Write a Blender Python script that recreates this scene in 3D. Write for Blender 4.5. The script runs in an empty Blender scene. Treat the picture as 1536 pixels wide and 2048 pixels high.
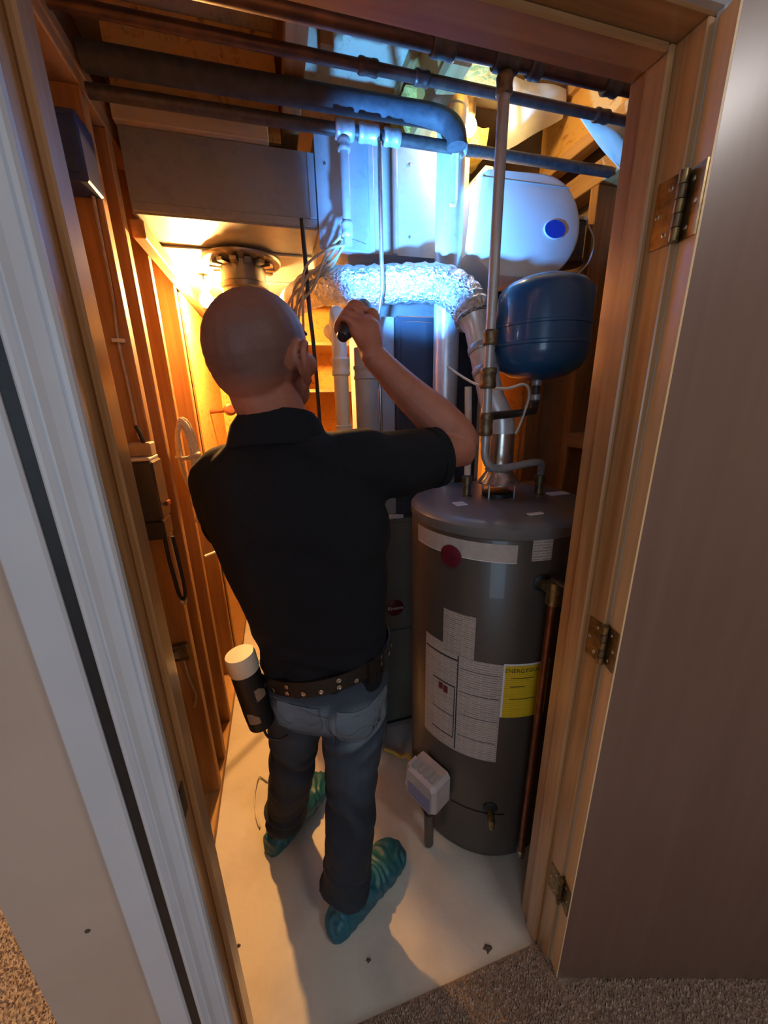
import bpy, math, random
from mathutils import Vector, Matrix, noise
from mathutils.bvhtree import BVHTree
random.seed(7)
S = bpy.context.scene
COL = S.collection
PI = math.pi

# ------------------------------------------------------------------ camera
PITCH, ROLL, YAW, FPX, CAMZ = .2941, -.02205, .2680, 746.2, 1.57
def rot3(p, r, y):
    cy, sy, cp, sp, cr, sr = math.cos(y), math.sin(y), math.cos(p), math.sin(p), math.cos(r), math.sin(r)
    B = Matrix(((1, 0, 0), (0, 0, -1), (0, 1, 0)))
    Ry = Matrix(((cy, -sy, 0), (sy, cy, 0), (0, 0, 1)))
    Rx = Matrix(((1, 0, 0), (0, cp, -sp), (0, sp, cp)))
    Rz = Matrix(((cr, -sr, 0), (sr, cr, 0), (0, 0, 1)))
    return Rz @ Rx @ B @ Ry
W2C = rot3(PITCH, ROLL, YAW)
cam = bpy.data.cameras.new('camera')
cam.sensor_fit = 'VERTICAL'; cam.sensor_height = 36; cam.sensor_width = 27
cam.lens = FPX / 2048 * 36; cam.clip_start = .02
co = bpy.data.objects.new('camera', cam); COL.objects.link(co)
rx, dn, fw = Vector(W2C[0]), Vector(W2C[1]), Vector(W2C[2])
up, bk = -dn, -fw
co.matrix_world = Matrix(((rx.x, up.x, bk.x, 0), (rx.y, up.y, bk.y, 0), (rx.z, up.z, bk.z, CAMZ), (0, 0, 0, 1)))
S.camera = co

# ------------------------------------------------------------------ light and exposure
wd = bpy.data.worlds.new('world'); S.world = wd; wd.use_nodes = True
wd.node_tree.nodes['Background'].inputs[0].default_value = (.5, .6, .8, 1)
wd.node_tree.nodes['Background'].inputs[1].default_value = .05
S.view_settings.view_transform = 'Standard'; S.view_settings.look = 'None'
S.view_settings.exposure = 0.12; S.view_settings.gamma = 1; S.view_settings.use_curve_mapping = False
BULB_W, FLASH_W, HALL_W, SIDE_W, DAY_W = 4300, 100, 8.5, 75, 17
def area(name, loc, size, watts, col, target):
    l = bpy.data.lights.new(name, 'AREA'); l.energy = watts; l.color = col; l.shape = 'RECTANGLE'
    l.size, l.size_y = size
    o = bpy.data.objects.new(name, l); COL.objects.link(o); o.location = loc
    o.rotation_euler = (Vector(target) - Vector(loc)).to_track_quat('-Z', 'Y').to_euler()
    return o
# daylight entering the hall through a window in its far end behind the photographer, and the hall's ceiling lamp
area('window_daylight', (-1.0, -2.3, 1.55), (1.1, 1.2), DAY_W, (.50, .74, 1.0), (0, .5, 1.2))
area('hall_ceiling_lamp', (.85, -.55, 2.42), (.35, .35), HALL_W, (1.0, .93, .90), (.85, -.55, 0))
area('side_room_lamp', (-1.5, 1.3, 2.40), (.4, .4), SIDE_W, (1.0, .66, .34), (-1.5, 1.3, 0))

# ------------------------------------------------------------------ materials
MATS = {}
def nodes_of(name):
    m = bpy.data.materials.new(name); m.use_nodes = True
    nt = m.node_tree; b = nt.nodes['Principled BSDF']; MATS[name] = m
    return m, nt, b
def ramp(nt, fac, stops):
    r = nt.nodes.new('ShaderNodeValToRGB')
    e = r.color_ramp.elements
    while len(e) < len(stops): e.new(.5)
    for q, (p, c) in zip(e, stops): q.position = p; q.color = (*c, 1)
    nt.links.new(fac, r.inputs[0]); return r.outputs[0]
def coords(nt, scale=(1, 1, 1), kind='Object', rot=(0, 0, 0)):
    t = nt.nodes.new('ShaderNodeTexCoord'); mp = nt.nodes.new('ShaderNodeMapping')
    mp.inputs['Scale'].default_value = scale; mp.inputs['Rotation'].default_value = rot
    nt.links.new(t.outputs[kind], mp.inputs[0]); return mp.outputs[0]
def tex(nt, vec, kind='Noise', scale=10, detail=4, **k):
    n = nt.nodes.new('ShaderNodeTex' + kind)
    nt.links.new(vec, n.inputs['Vector']); n.inputs['Scale'].default_value = scale
    if 'Detail' in n.inputs: n.inputs['Detail'].default_value = detail
    for a, v in k.items(): n.inputs[a].default_value = v
    return n
def bump(nt, b, h, strength=.3, dist=.01):
    n = nt.nodes.new('ShaderNodeBump'); n.inputs['Strength'].default_value = strength
    n.inputs['Distance'].default_value = dist
    nt.links.new(h, n.inputs['Height']); nt.links.new(n.outputs[0], b.inputs['Normal'])
def pm(name, c1, c2=None, scale=12, stretch=(1, 1, 1), rough=.5, metal=0, bmp=0, bscale=None, detail=4, lo=.35, hi=.65, dist=.004, coat=0):
    m, nt, b = nodes_of(name)
    c2 = c2 or tuple(x * .8 for x in c1)
    v = coords(nt, stretch); n = tex(nt, v, 'Noise', scale, detail)
    nt.links.new(ramp(nt, n.outputs['Fac'], [(lo, c1), (hi, c2)]), b.inputs['Base Color'])
    b.inputs['Roughness'].default_value = rough; b.inputs['Metallic'].default_value = metal
    b.inputs['Coat Weight'].default_value = coat
    if bmp:
        nb = tex(nt, v, 'Noise', bscale or scale * 4, 3); bump(nt, b, nb.outputs['Fac'], bmp, dist)
    return m
def wood(name, c1, c2, grain='z', rough=.5, scale=1.0, coat=0):
    m, nt, b = nodes_of(name)
    st = {'x': (1.5, 30, 30), 'y': (30, 1.5, 30), 'z': (30, 30, 1.5)}[grain]
    v = coords(nt, tuple(s * scale for s in st)); n = tex(nt, v, 'Noise', 1.0, 6, Distortion=.8)
    n2 = tex(nt, v, 'Noise', 5.0, 3)
    mx = nt.nodes.new('ShaderNodeMath'); mx.operation = 'MULTIPLY_ADD'; mx.inputs[1].default_value = .3
    nt.links.new(n2.outputs['Fac'], mx.inputs[0]); nt.links.new(n.outputs['Fac'], mx.inputs[2])
    nt.links.new(ramp(nt, mx.outputs[0], [(.45, c1), (.8, c2)]), b.inputs['Base Color'])
    b.inputs['Roughness'].default_value = rough; b.inputs['Coat Weight'].default_value = coat
    b.inputs['Coat Roughness'].default_value = .25
    bump(nt, b, n.outputs['Fac'], .12, .003)
    return m
def osb(name, c1, c2, c3):
    m, nt, b = nodes_of(name)
    v = coords(nt, (1, 1, 2.4), rot=(.3, .5, .2)); vo = tex(nt, v, 'Voronoi', 26)
    v2 = coords(nt, (2.2, 1, 1), rot=(.2, -.4, .6)); vo2 = tex(nt, v2, 'Voronoi', 34)
    s = nt.nodes.new('ShaderNodeSeparateColor'); nt.links.new(vo.outputs['Color'], s.inputs[0])
    s2 = nt.nodes.new('ShaderNodeSeparateColor'); nt.links.new(vo2.outputs['Color'], s2.inputs[0])
    a = nt.nodes.new('ShaderNodeMath'); a.operation = 'ADD'
    nt.links.new(s.outputs[0], a.inputs[0]); nt.links.new(s2.outputs[1], a.inputs[1])
    h = nt.nodes.new('ShaderNodeMath'); h.operation = 'MULTIPLY'; h.inputs[1].default_value = .5
    nt.links.new(a.outputs[0], h.inputs[0])
    nt.links.new(ramp(nt, h.outputs[0], [(.2, c1), (.5, c2), (.8, c3)]), b.inputs['Base Color'])
    b.inputs['Roughness'].default_value = .75
    bump(nt, b, h.outputs[0], .5, .004)
    return m
def galv(name, base=(.42, .44, .46), rough=.32, sc=14, met=.45):
    m, nt, b = nodes_of(name)
    v = coords(nt); vo = tex(nt, v, 'Voronoi', sc * 2.4); n = tex(nt, v, 'Noise', sc * .5, 3)
    s = nt.nodes.new('ShaderNodeSeparateColor'); nt.links.new(vo.outputs['Color'], s.inputs[0])
    mx = nt.nodes.new('ShaderNodeMath'); mx.operation = 'MULTIPLY_ADD'; mx.inputs[1].default_value = .35
    nt.links.new(s.outputs[0], mx.inputs[0]); nt.links.new(n.outputs['Fac'], mx.inputs[2])
    lo = tuple(c * .82 for c in base)
    nt.links.new(ramp(nt, mx.outputs[0], [(.4, lo), (.85, base)]), b.inputs['Base Color'])
    b.inputs['Metallic'].default_value = met; b.inputs['Roughness'].default_value = rough
    bump(nt, b, n.outputs['Fac'], .15, .01)
    return m
def emit(name, col, strength):
    m, nt, b = nodes_of(name)
    b.inputs['Base Color'].default_value = (*col, 1)
    b.inputs['Emission Color'].default_value = (*col, 1); b.inputs['Emission Strength'].default_value = strength
    return m
def printed(name, paper, ink, lines=70, amount=.5, cols=14):
    """flat print: rows of small type on a paper label, laid out on the label's own UVs"""
    m, nt, b = nodes_of(name)
    v = coords(nt, (1, 1, 1), 'UV')
    w = nt.nodes.new('ShaderNodeTexBrick'); nt.links.new(v, w.inputs['Vector'])
    w.inputs['Scale'].default_value = lines; w.inputs['Mortar Size'].default_value = .022
    w.inputs['Brick Width'].default_value = 2.6; w.inputs['Row Height'].default_value = .42
    w.inputs['Color1'].default_value = (*[p * (1 - amount) + q * amount for p, q in zip(paper, ink)], 1)
    w.inputs['Color2'].default_value = (*[p * (1 - amount * .45) + q * amount * .45 for p, q in zip(paper, ink)], 1)
    w.inputs['Mortar'].default_value = (*paper, 1); w.inputs['Mortar Size'].default_value = .12
    nt.links.new(w.outputs['Color'], b.inputs['Base Color'])
    b.inputs['Roughness'].default_value = .55
    return m

M = {}
M['concrete'] = pm('concrete', (.58, .54, .47), (.38, .34, .28), 4.5, rough=.55, bmp=.2, bscale=60, detail=10, lo=.42, hi=.78)
M['carpet'] = pm('carpet', (.36, .255, .19), (.2, .14, .10), 110, rough=.95, bmp=.9, bscale=180, dist=.008)
M['pile'] = pm('carpet_pile', (.52, .38, .285), (.28, .20, .15), 90, rough=.95)
M['tan'] = pm('tan_paint', (.54, .42, .33), (.50, .385, .30), 6, rough=.7, bmp=.08, bscale=80)
M['ceilpaint'] = pm('ceiling_paint', (.78, .77, .75), (.74, .73, .71), 8, rough=.85, bmp=.1)
M['hallpaint'] = pm('hall_paint', (.56, .51, .46), (.53, .48, .43), 6, rough=.8, bmp=.06, bscale=90)
M['white_trim'] = pm('white_trim_paint', (.60, .62, .65), (.56, .58, .62), 8, rough=.38)
M['jamb'] = wood('jamb_pine', (.52, .29, .125), (.36, .175, .065), 'z', .32, coat=1.0)
M['jamb_x'] = wood('jamb_pine_head', (.52, .29, .125), (.36, .175, .065), 'x', .32, coat=1.0)
M['door_edge'] = wood('door_edge_wood', (.80, .57, .32), (.66, .44, .22), 'z', .4)
M['door'] = wood('door_veneer', (.185, .108, .078), (.16, .090, .064), 'z', .42, .5, coat=1.0)
M['stud_z'] = wood('stud_lumber', (.44, .225, .075), (.29, .13, .038), 'z', .6)
M['stud_y'] = wood('plate_lumber', (.48, .27, .10), (.32, .16, .05), 'y', .6)
M['stud_x'] = wood('block_lumber', (.52, .33, .15), (.34, .19, .075), 'x', .6)
M['osb'] = osb('osb_sheet', (.22, .075, .010), (.46, .20, .030), (.60, .32, .07))
M['osb_lit'] = osb('osb_warm_lit', (.26, .09, .014), (.62, .27, .05), (.80, .45, .12))  # strand board with warm lamp glow put into its colour, brighter than the sheathing
M['pale_lumber'] = wood('pale_lumber', (.62, .50, .30), (.50, .38, .21), 'x', .6)
M['osb_pale'] = osb('osb_subfloor', (.34, .25, .13), (.50, .40, .24), (.62, .54, .36))
M['drywall_back'] = pm('drywall_back', (.30, .20, .12), (.24, .155, .09), 8, rough=.85)
M['galv'] = galv('galvanised_duct')
M['galv_dull'] = galv('galvanised_dull', (.33, .34, .33), .42)
M['vent'] = galv('vent_pipe_metal', (.62, .63, .64), .34, 30, .4)
M['round'] = galv('round_duct_metal', (.30, .29, .28), .28, 20, .92)
M['iron'] = pm('black_iron_pipe', (.045, .04, .042), (.075, .068, .066), 60, rough=.45, metal=.5)
M['galvpipe'] = galv('galvanised_pipe', (.40, .42, .44), .4, 60)
M['darkpipe'] = pm('dark_copper_pipe', (.10, .05, .035), (.055, .03, .025), 30, rough=.4, metal=.6)
M['foam'] = pm('black_pipe_insulation', (.035, .037, .045), (.055, .06, .07), 40, rough=.7, bmp=.2)
M['copper'] = pm('copper_tube', (.36, .15, .085), (.24, .09, .05), 30, rough=.35, metal=.9)
M['brass'] = pm('old_brass', (.40, .30, .14), (.20, .145, .075), 60, rough=.33, metal=.9)
M['brass_dull'] = pm('tarnished_brass', (.23, .175, .10), (.12, .09, .055), 60, rough=.45, metal=.8)
M['steel'] = pm('bright_steel', (.62, .60, .56), (.5, .48, .45), 60, rough=.25, metal=.95)
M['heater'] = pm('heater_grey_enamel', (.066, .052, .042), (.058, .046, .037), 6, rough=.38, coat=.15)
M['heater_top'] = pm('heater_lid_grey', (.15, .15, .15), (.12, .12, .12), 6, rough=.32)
M['furnace'] = pm('furnace_olive_grey', (.15, .15, .12), (.13, .13, .105), 6, rough=.42)
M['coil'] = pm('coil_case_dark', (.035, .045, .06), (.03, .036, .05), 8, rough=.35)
M['panel_grey'] = pm('grey_panel', (.33, .32, .31), (.28, .27, .26), 8, rough=.45)
M['pvc'] = pm('white_pvc', (.72, .68, .58), (.66, .62, .52), 10, rough=.4)
M['humid'] = pm('humidifier_plastic', (.78, .80, .78), (.74, .76, .75), 8, rough=.42)
M['logo_blue'] = pm('logo_blue', (.012, .05, .36), (.012, .045, .32), 20, rough=.35)
M['tank'] = pm('tank_blue_enamel', (.012, .085, .22), (.010, .075, .20), 8, rough=.28, coat=.3)
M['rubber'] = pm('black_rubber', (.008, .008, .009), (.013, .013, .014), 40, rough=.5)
M['black_plastic'] = pm('black_plastic', (.016, .018, .022), (.022, .024, .03), 20, rough=.35)
M['red'] = pm('badge_red', (.13, .010, .022), (.10, .008, .018), 20, rough=.4)
M['white_print'] = pm('white_print', (.75, .72, .70), (.7, .67, .66), 20, rough=.5)
M['black_print'] = pm('black_print', (.02, .02, .02), (.03, .03, .03), 20, rough=.5)
M['yellow'] = pm('label_yellow', (.72, .48, .012), (.66, .43, .012), 20, rough=.5)
M['label'] = printed('label_print', (.46, .385, .335), (.09, .07, .06), 52, .62)
M['label2'] = printed('label_print_fine', (.44, .37, .31), (.08, .065, .055), 60, .7)
M['label_y'] = printed('label_print_yellow', (.72, .48, .012), (.25, .16, .01), 60, .45)
M['label_band'] = pm('label_band', (.46, .41, .37), (.40, .355, .32), 40, rough=.45)
M['valve_white'] = pm('valve_white', (.44, .38, .36), (.38, .33, .33), 20, rough=.5)
M['valve_lilac'] = printed('valve_lilac', (.24, .23, .36), (.09, .085, .24), 60, .5)
M['gas_yellow'] = pm('gas_hose_yellow', (.62, .47, .08), (.52, .38, .06), 30, rough=.45)
M['batt'] = pm('yellow_fibreglass', (.72, .50, .12), (.52, .32, .05), 30, rough=.95, bmp=.8, bscale=60, dist=.01)
M['kraft'] = pm('pale_facing', (.66, .63, .50), (.54, .52, .42), 9, rough=.5, bmp=.25, bscale=14, dist=.01)
M['brownduct'] = pm('brown_board', (.085, .05, .03), (.06, .036, .022), 12, rough=.7)
M['cable'] = pm('tan_cable', (.42, .31, .18), (.32, .23, .13), 30, rough=.5)
M['cable_white'] = pm('white_cable', (.66, .62, .55), (.58, .54, .48), 30, rough=.5)
M['boxblue'] = pm('electrical_box_blue', (.022, .05, .17), (.018, .04, .14), 20, rough=.4)
M['rope'] = pm('rope_fibre', (.58, .50, .38), (.42, .35, .25), 160, rough=.9, bmp=.6, bscale=200)
M['shirt'] = pm('black_polo_knit', (.0050, .0052, .0075), (.0075, .0078, .0105), 500, rough=.95, bmp=.2, bscale=600, dist=.001)
M['shirt'].node_tree.nodes['Principled BSDF'].inputs['Specular IOR Level'].default_value = .25
M['shoe'] = pm('teal_shoe_cover', (.009, .085, .125), (.014, .115, .155), 22, rough=.45, bmp=.5, bscale=50, dist=.004)
M['belt'] = pm('black_leather', (.0055, .005, .005), (.009, .008, .008), 90, rough=.45, bmp=.15)
M['pouch_tan'] = pm('pouch_tan', (.24, .17, .11), (.19, .13, .085), 40, rough=.8)
M['cap_white'] = pm('cap_white', (.62, .57, .48), (.58, .53, .44), 20, rough=.5)
M['ink'] = pm('dark_stain', (.10, .075, .05), (.06, .045, .03), 60, rough=.8)

def jeans_mat():
    m, nt, b = nodes_of('denim')
    v = coords(nt); n = tex(nt, v, 'Noise', 7, 4); w = tex(nt, coords(nt, (1, 1, .35)), 'Noise', 420, 2)
    at = nt.nodes.new('ShaderNodeAttribute'); at.attribute_name = 'fade'
    a = nt.nodes.new('ShaderNodeMath'); a.operation = 'MULTIPLY_ADD'; a.inputs[1].default_value = .35
    nt.links.new(n.outputs['Fac'], a.inputs[0]); nt.links.new(at.outputs['Fac'], a.inputs[2])
    c = nt.nodes.new('ShaderNodeMath'); c.operation = 'MULTIPLY_ADD'; c.inputs[1].default_value = .16
    nt.links.new(w.outputs['Fac'], c.inputs[0]); nt.links.new(a.outputs[0], c.inputs[2])
    nt.links.new(ramp(nt, c.outputs[0], [(.15, (.008, .011, .018)), (.6, (.030, .046, .068)), (1.1, (.15, .20, .25))]), b.inputs['Base Color'])
    b.inputs['Roughness'].default_value = .85
    bump(nt, b, w.outputs['Fac'], .25, .001)
    return m
M['jeans'] = jeans_mat()
M['stitch'] = pm('jeans_stitch', (.15, .16, .17), (.11, .115, .12), 60, rough=.8)
def skin_mat():
    m, nt, b = nodes_of('skin')
    v = coords(nt); n = tex(nt, v, 'Noise', 22, 4); f = tex(nt, v, 'Noise', 700, 2)
    at = nt.nodes.new('ShaderNodeAttribute'); at.attribute_name = 'stubble'
    base = ramp(nt, n.outputs['Fac'], [(.3, (.34, .130, .082)), (.7, (.28, .098, .060))])
    sh = nt.nodes.new('ShaderNodeMath'); sh.operation = 'MULTIPLY'
    g = nt.nodes.new('ShaderNodeMath'); g.operation = 'MULTIPLY_ADD'; g.inputs[1].default_value = .7; g.inputs[2].default_value = .35
    nt.links.new(f.outputs['Fac'], g.inputs[0]); nt.links.new(g.outputs[0], sh.inputs[0]); nt.links.new(at.outputs['Fac'], sh.inputs[1])
    mx = nt.nodes.new('ShaderNodeMix'); mx.data_type = 'RGBA'
    nt.links.new(sh.outputs[0], mx.inputs[0]); nt.links.new(base, mx.inputs[6]); mx.inputs[7].default_value = (.055, .042, .042, 1)
    nt.links.new(mx.outputs[2], b.inputs['Base Color'])
    b.inputs['Roughness'].default_value = .58; b.inputs['Subsurface Weight'].default_value = .12
    b.inputs['Subsurface Radius'].default_value = (.02, .008, .004); b.inputs['Subsurface Scale'].default_value = .3
    bump(nt, b, f.outputs['Fac'], .1, .001)
    return m
M['skin'] = skin_mat()
def foil_mat():
    m, nt, b = nodes_of('foil')
    v = coords(nt); vo = tex(nt, v, 'Voronoi', 60); n = tex(nt, v, 'Noise', 45, 5)
    b.inputs['Base Color'].default_value = (.72, .74, .76, 1); b.inputs['Metallic'].default_value = .9
    b.inputs['Roughness'].default_value = .34
    a = nt.nodes.new('ShaderNodeMath'); a.operation = 'ADD'
    nt.links.new(vo.outputs['Distance'], a.inputs[0]); nt.links.new(n.outputs['Fac'], a.inputs[1])
    bump(nt, b, a.outputs[0], .8, .012)
    return m
M['foil'] = foil_mat()
M['lens'] = emit('flashlight_lens', (.8, .92, 1), 25)
M['bulb'] = emit('bulb_glass', (1.0, .49, .14), BULB_W)
M['bulb2'] = emit('ceiling_bulb_glass', (1.0, .68, .30), 300)
M['eye'] = pm('eye_white', (.7, .68, .65), (.6, .58, .55), 20, rough=.2)

# ------------------------------------------------------------------ geometry helpers
ORI = {}
def V(*a): return Vector(a if len(a) == 3 else a[0])
class MB:
    def __init__(s): s.v = []; s.f = []; s.uv = None
    def add(s, vs, fs):
        k = len(s.v); s.v += [Vector(p) for p in vs]; s.f += [tuple(i + k for i in f) for f in fs]; return s
    def box(s, x0, x1, y0, y1, z0, z1, bev=0.0):
        if bev <= 0:
            return s.add([(x0, y0, z0), (x1, y0, z0), (x1, y1, z0), (x0, y1, z0), (x0, y0, z1), (x1, y0, z1), (x1, y1, z1), (x0, y1, z1)],
                  [(3, 2, 1, 0), (4, 5, 6, 7), (0, 1, 5, 4), (1, 2, 6, 5), (2, 3, 7, 6), (3, 0, 4, 7)])
        b = min(bev, (x1 - x0) / 2.01, (y1 - y0) / 2.01, (z1 - z0) / 2.01)
        ring = lambda x0, x1, y0, y1, z, c: [(x0 + c, y0, z), (x1 - c, y0, z), (x1, y0 + c, z), (x1, y1 - c, z), (x1 - c, y1, z), (x0 + c, y1, z), (x0, y1 - c, z), (x0, y0 + c, z)]
        rs = [ring(x0 + b, x1 - b, y0 + b, y1 - b, z0, b * .4), ring(x0, x1, y0, y1, z0 + b, b), ring(x0, x1, y0, y1, z1 - b, b), ring(x0 + b, x1 - b, y0 + b, y1 - b, z1, b * .4)]
        return s.loft(rs)
    def loft(s, rings, cap=True, closed=True):
        n = len(rings[0]); vs = [p for r in rings for p in r]; fs = []
        for i in range(len(rings) - 1):
            for j in range(n if closed else n - 1):
                a = i * n + j; b = i * n + (j + 1) % n
                fs.append((a, b, b + n, a + n))
        if cap:
            fs.append(tuple(range(n - 1, -1, -1))); fs.append(tuple((len(rings) - 1) * n + j for j in range(n)))
        return s.add(vs, fs)
    def obox(s, c, ux, uy, uz, hx, hy, hz):
        c, ux, uy, uz = V(c), V(ux), V(uy), V(uz)
        P = [c + ux * (hx * a) + uy * (hy * b) + uz * (hz * d) for d in (-1, 1) for a, b in ((-1, -1), (1, -1), (1, 1), (-1, 1))]
        return s.add(P, [(3, 2, 1, 0), (4, 5, 6, 7), (0, 1, 5, 4), (1, 2, 6, 5), (2, 3, 7, 6), (3, 0, 4, 7)])
    def prism(s, poly, d):
        d = V(d); return s.loft([[V(p) for p in poly], [V(p) + d for p in poly]])
    def tube(s, path, r, seg=14, smooth=0, cap=True, rfun=None):
        P = [V(p) for p in path]
        if smooth: P = catmull(P, smooth)
        n = len(P); rings = []; t0 = (P[1] - P[0]).normalized()
        a = Vector((0, 0, 1)) if abs(t0.z) < .9 else Vector((1, 0, 0))
        u = t0.cross(a).normalized()
        for i, p in enumerate(P):
            t = ((P[i] - P[i - 1]).normalized() if i else t0) + ((P[i + 1] - P[i]).normalized() if i < n - 1 else Vector())
            t = t.normalized() if t.length > 1e-6 else t0
            u = (u - t * u.dot(t)).normalized(); w = t.cross(u)
            k = 1.0
            if 0 < i < n - 1:
                c = (P[i] - P[i - 1]).normalized().dot(t); k = 1 / max(c, .5)
            rr = rfun(i / (n - 1)) if rfun else (r[i] if isinstance(r, (list, tuple)) else r)
            rings.append([p + (u * math.cos(q) + w * math.sin(q)) * rr * (k if not smooth else 1) for q in (2 * PI * j / seg for j in range(seg))])
        return s.loft(rings, cap)
    def lathe(s, prof, c, axis=(0, 0, 1), seg=28):
        ax = V(axis).normalized(); a = Vector((1, 0, 0)) if abs(ax.x) < .9 else Vector((0, 1, 0))
        u = (a - ax * a.dot(ax)).normalized(); w = ax.cross(u); c = V(c)
        return s.loft([[c + ax * h + (u * math.cos(q) + w * math.sin(q)) * max(r, 1e-4) for q in (2 * PI * j / seg for j in range(seg))] for r, h in prof])
    def build(s, name, mat, parent=None, smooth=False, origin=None, label=None, kind=None):
        lo = Vector([min(p[i] for p in s.v) for i in range(3)]); hi = Vector([max(p[i] for p in s.v) for i in range(3)])
        o0 = V(origin) if origin is not None else Vector(((lo.x + hi.x) / 2, (lo.y + hi.y) / 2, lo.z))
        me = bpy.data.meshes.new(name); me.from_pydata([p - o0 for p in s.v], [], s.f)
        if s.uv:
            ul = me.uv_layers.new(name='UVMap')
            for lp in me.loops: ul.data[lp.index].uv = s.uv[lp.vertex_index]
        me.validate(); me.update()
        me.materials.append(M[mat] if isinstance(mat, str) else mat)
        if smooth:
            for p in me.polygons: p.use_smooth = True
            me.set_sharp_from_angle(angle=math.radians(40 if smooth is True else smooth))
        ob = bpy.data.objects.new(name, me); COL.objects.link(ob)
        ORI[ob] = o0
        if parent is not None:
            ob.parent = parent; ob.location = o0 - ORI[parent]
        else: ob.location = o0
        if label: ob['label'] = label
        if kind: ob['kind'] = kind
        return ob
def catmull(P, k):
    out = []; n = len(P)
    for i in range(n - 1):
        a, b, c, d = P[max(i - 1, 0)], P[i], P[i + 1], P[min(i + 2, n - 1)]
        for j in range(k):
            t = j / k
            out.append(.5 * ((2 * b) + (c - a) * t + (2 * a - 5 * b + 4 * c - d) * t * t + (3 * b - a - 3 * c + d) * t ** 3))
    out.append(P[-1].copy()); return out
def thing(name, loc, label, cat, group=None):
    o = bpy.data.objects.new(name, None); COL.objects.link(o); o.empty_display_size = .05
    o.location = loc; ORI[o] = V(loc); return tag(o, label, cat, group)
def tag(o, label, cat, group=None):
    o['label'] = label; o['category'] = cat
    if group: o['group'] = group
    return o
def struct(o, label=None):
    o['kind'] = 'structure'
    if label: o['label'] = label
    return o
def B(x0, x1, y0, y1, z0, z1, bev=0): return MB().box(x0, x1, y0, y1, z0, z1, bev)
def text_mesh(txt, size):
    c = bpy.data.curves.new('t', 'FONT'); c.body = txt; c.size = size; c.align_x = 'CENTER'; c.align_y = 'CENTER'
    o = bpy.data.objects.new('t', c); COL.objects.link(o)
    bpy.context.view_layer.update()
    me = bpy.data.meshes.new_from_object(o.evaluated_get(bpy.context.evaluated_depsgraph_get()))
    v = [x.co.copy() for x in me.vertices]; f = [tuple(p.vertices) for p in me.polygons]
    bpy.data.objects.remove(o); bpy.data.curves.remove(c); bpy.data.meshes.remove(me)
    return v, f

# ------------------------------------------------------------------ the setting
XL, XR, YH, YR, ZH = -.213, .600, .515, .635, 2.045      # opening and wall faces
BACK, CEIL, RW = 3.0, 2.66, 1.20
struct(B(-.46, 1.30, .555, BACK + .1, -.08, 0).build('floor', 'concrete'), 'pale painted concrete floor of the utility room')
hf = struct(B(-2.6, 2.6, -2.6, .553, -.08, .006).build('floor_hall', 'carpet'), 'brown carpeted hall floor')
struct(B(-2.6, -.476, .553, 3.2, -.08, .006).build('floor_side', 'carpet'), 'brown carpet of the room beyond the wall end')
tuft = MB()
def tufts(x0, x1, y0, y1, d):
    nx, ny = int((x1 - x0) / d), int((y1 - y0) / d)
    for i in range(nx):
        for j in range(ny):
            x = x0 + (i + random.random()) * d; y = y0 + (j + random.random()) * d
            a = random.random() * 6.28; r = d * .62; h = random.uniform(.006, .013)
            tx, ty = random.uniform(-.5, .5) * d, random.uniform(-.5, .5) * d
            tuft.add([(x + r * math.cos(a + k), y + r * math.sin(a + k), .0055) for k in (0, 2.09, 4.19)] + [(x + tx, y + ty, .006 + h)],
                     [(0, 1, 3), (1, 2, 3), (2, 0, 3)])
tufts(-.2, .58, .30, .55, .0065); tufts(.4, 1.6, -.05, .46, .007); tufts(-1.3, -.49, .35, 1.3, .0075)
tuft.build('carpet_pile', 'pile', hf, kind='stuff')

wf = MB()
wf.box(-.475, -.2765, YH, YR, 0, 2.66); wf.box(-.2765, -.232, YH + .08, YR, 0, 2.66)
wf.box(.619, 2.6, YH, YR, 0, 2.66); wf.box(-.232, .619, YH, YR, 2.064, 2.66)
struct(wf.build('wall_front', 'tan'), 'tan painted wall around the doorway')
struct(B(-2.62, -2.6, -2.6, 3.2, 0, 2.46).build('wall_hall_left', 'hallpaint'))
struct(B(2.6, 2.62, -2.6, .6, 0, 2.46).build('wall_hall_right', 'hallpaint'))
struct(B(-2.62, 2.62, -2.62, -2.6, 0, 2.46).build('wall_hall_back', 'hallpaint'))
struct(B(-2.62, -.476, 3.2, 3.22, 0, 2.46).build('wall_side_back', 'hallpaint'))
struct(MB().box(-2.62, 2.62, -2.62, .514, 2.46, 2.48).box(-2.62, -.476, .514, 3.22, 2.46, 2.48).build('ceiling_hall', 'ceilpaint'))

# left wall of the utility room: outer drywall sheet and bare studs
wl = struct(B(-.475, -.462, YR, BACK, 0, CEIL).build('wall_left', 'drywall_back'), 'unfinished stud wall with bare lumber')
for y in (.66, .90, 1.29, 1.44, 1.655, 2.02, 2.40, 2.80):
    B(-.461, -.372, y, y + .038, .039, 2.30, .003).build('stud', 'stud_z', wl)
B(-.461, -.372, YR + .01, BACK - .01, .001, .038, .003).build('bottom_plate', 'stud_y', wl)
B(-.461, -.372, YR + .01, BACK - .01, 2.301, 2.338, .003).build('top_plate', 'stud_y', wl)
B(-.461, -.372, YR + .01, BACK - .01, 2.339, 2.376, .003).build('top_plate', 'stud_y', wl)
B(-.371, -.333, 1.50, BACK - .02, 2.062, 2.112, .003).build('ledger', 'stud_y', wl)
B(-.3705, -.362, 2.07, 2.99, .04, 2.05).build('sheathing_panel', 'osb', wl)
wr = struct(B(1.295, 1.31, YR, BACK, 0, CEIL).build('wall_right', 'drywall_back'), 'right stud wall behind the water heater')
for y in (.66, .80, 1.14, 1.36, 1.66, 2.06, 2.46, 2.86):
    B(1.205, 1.294, y, y + .038, .039, 2.30, .003).build('stud', 'stud_z', wr)
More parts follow.
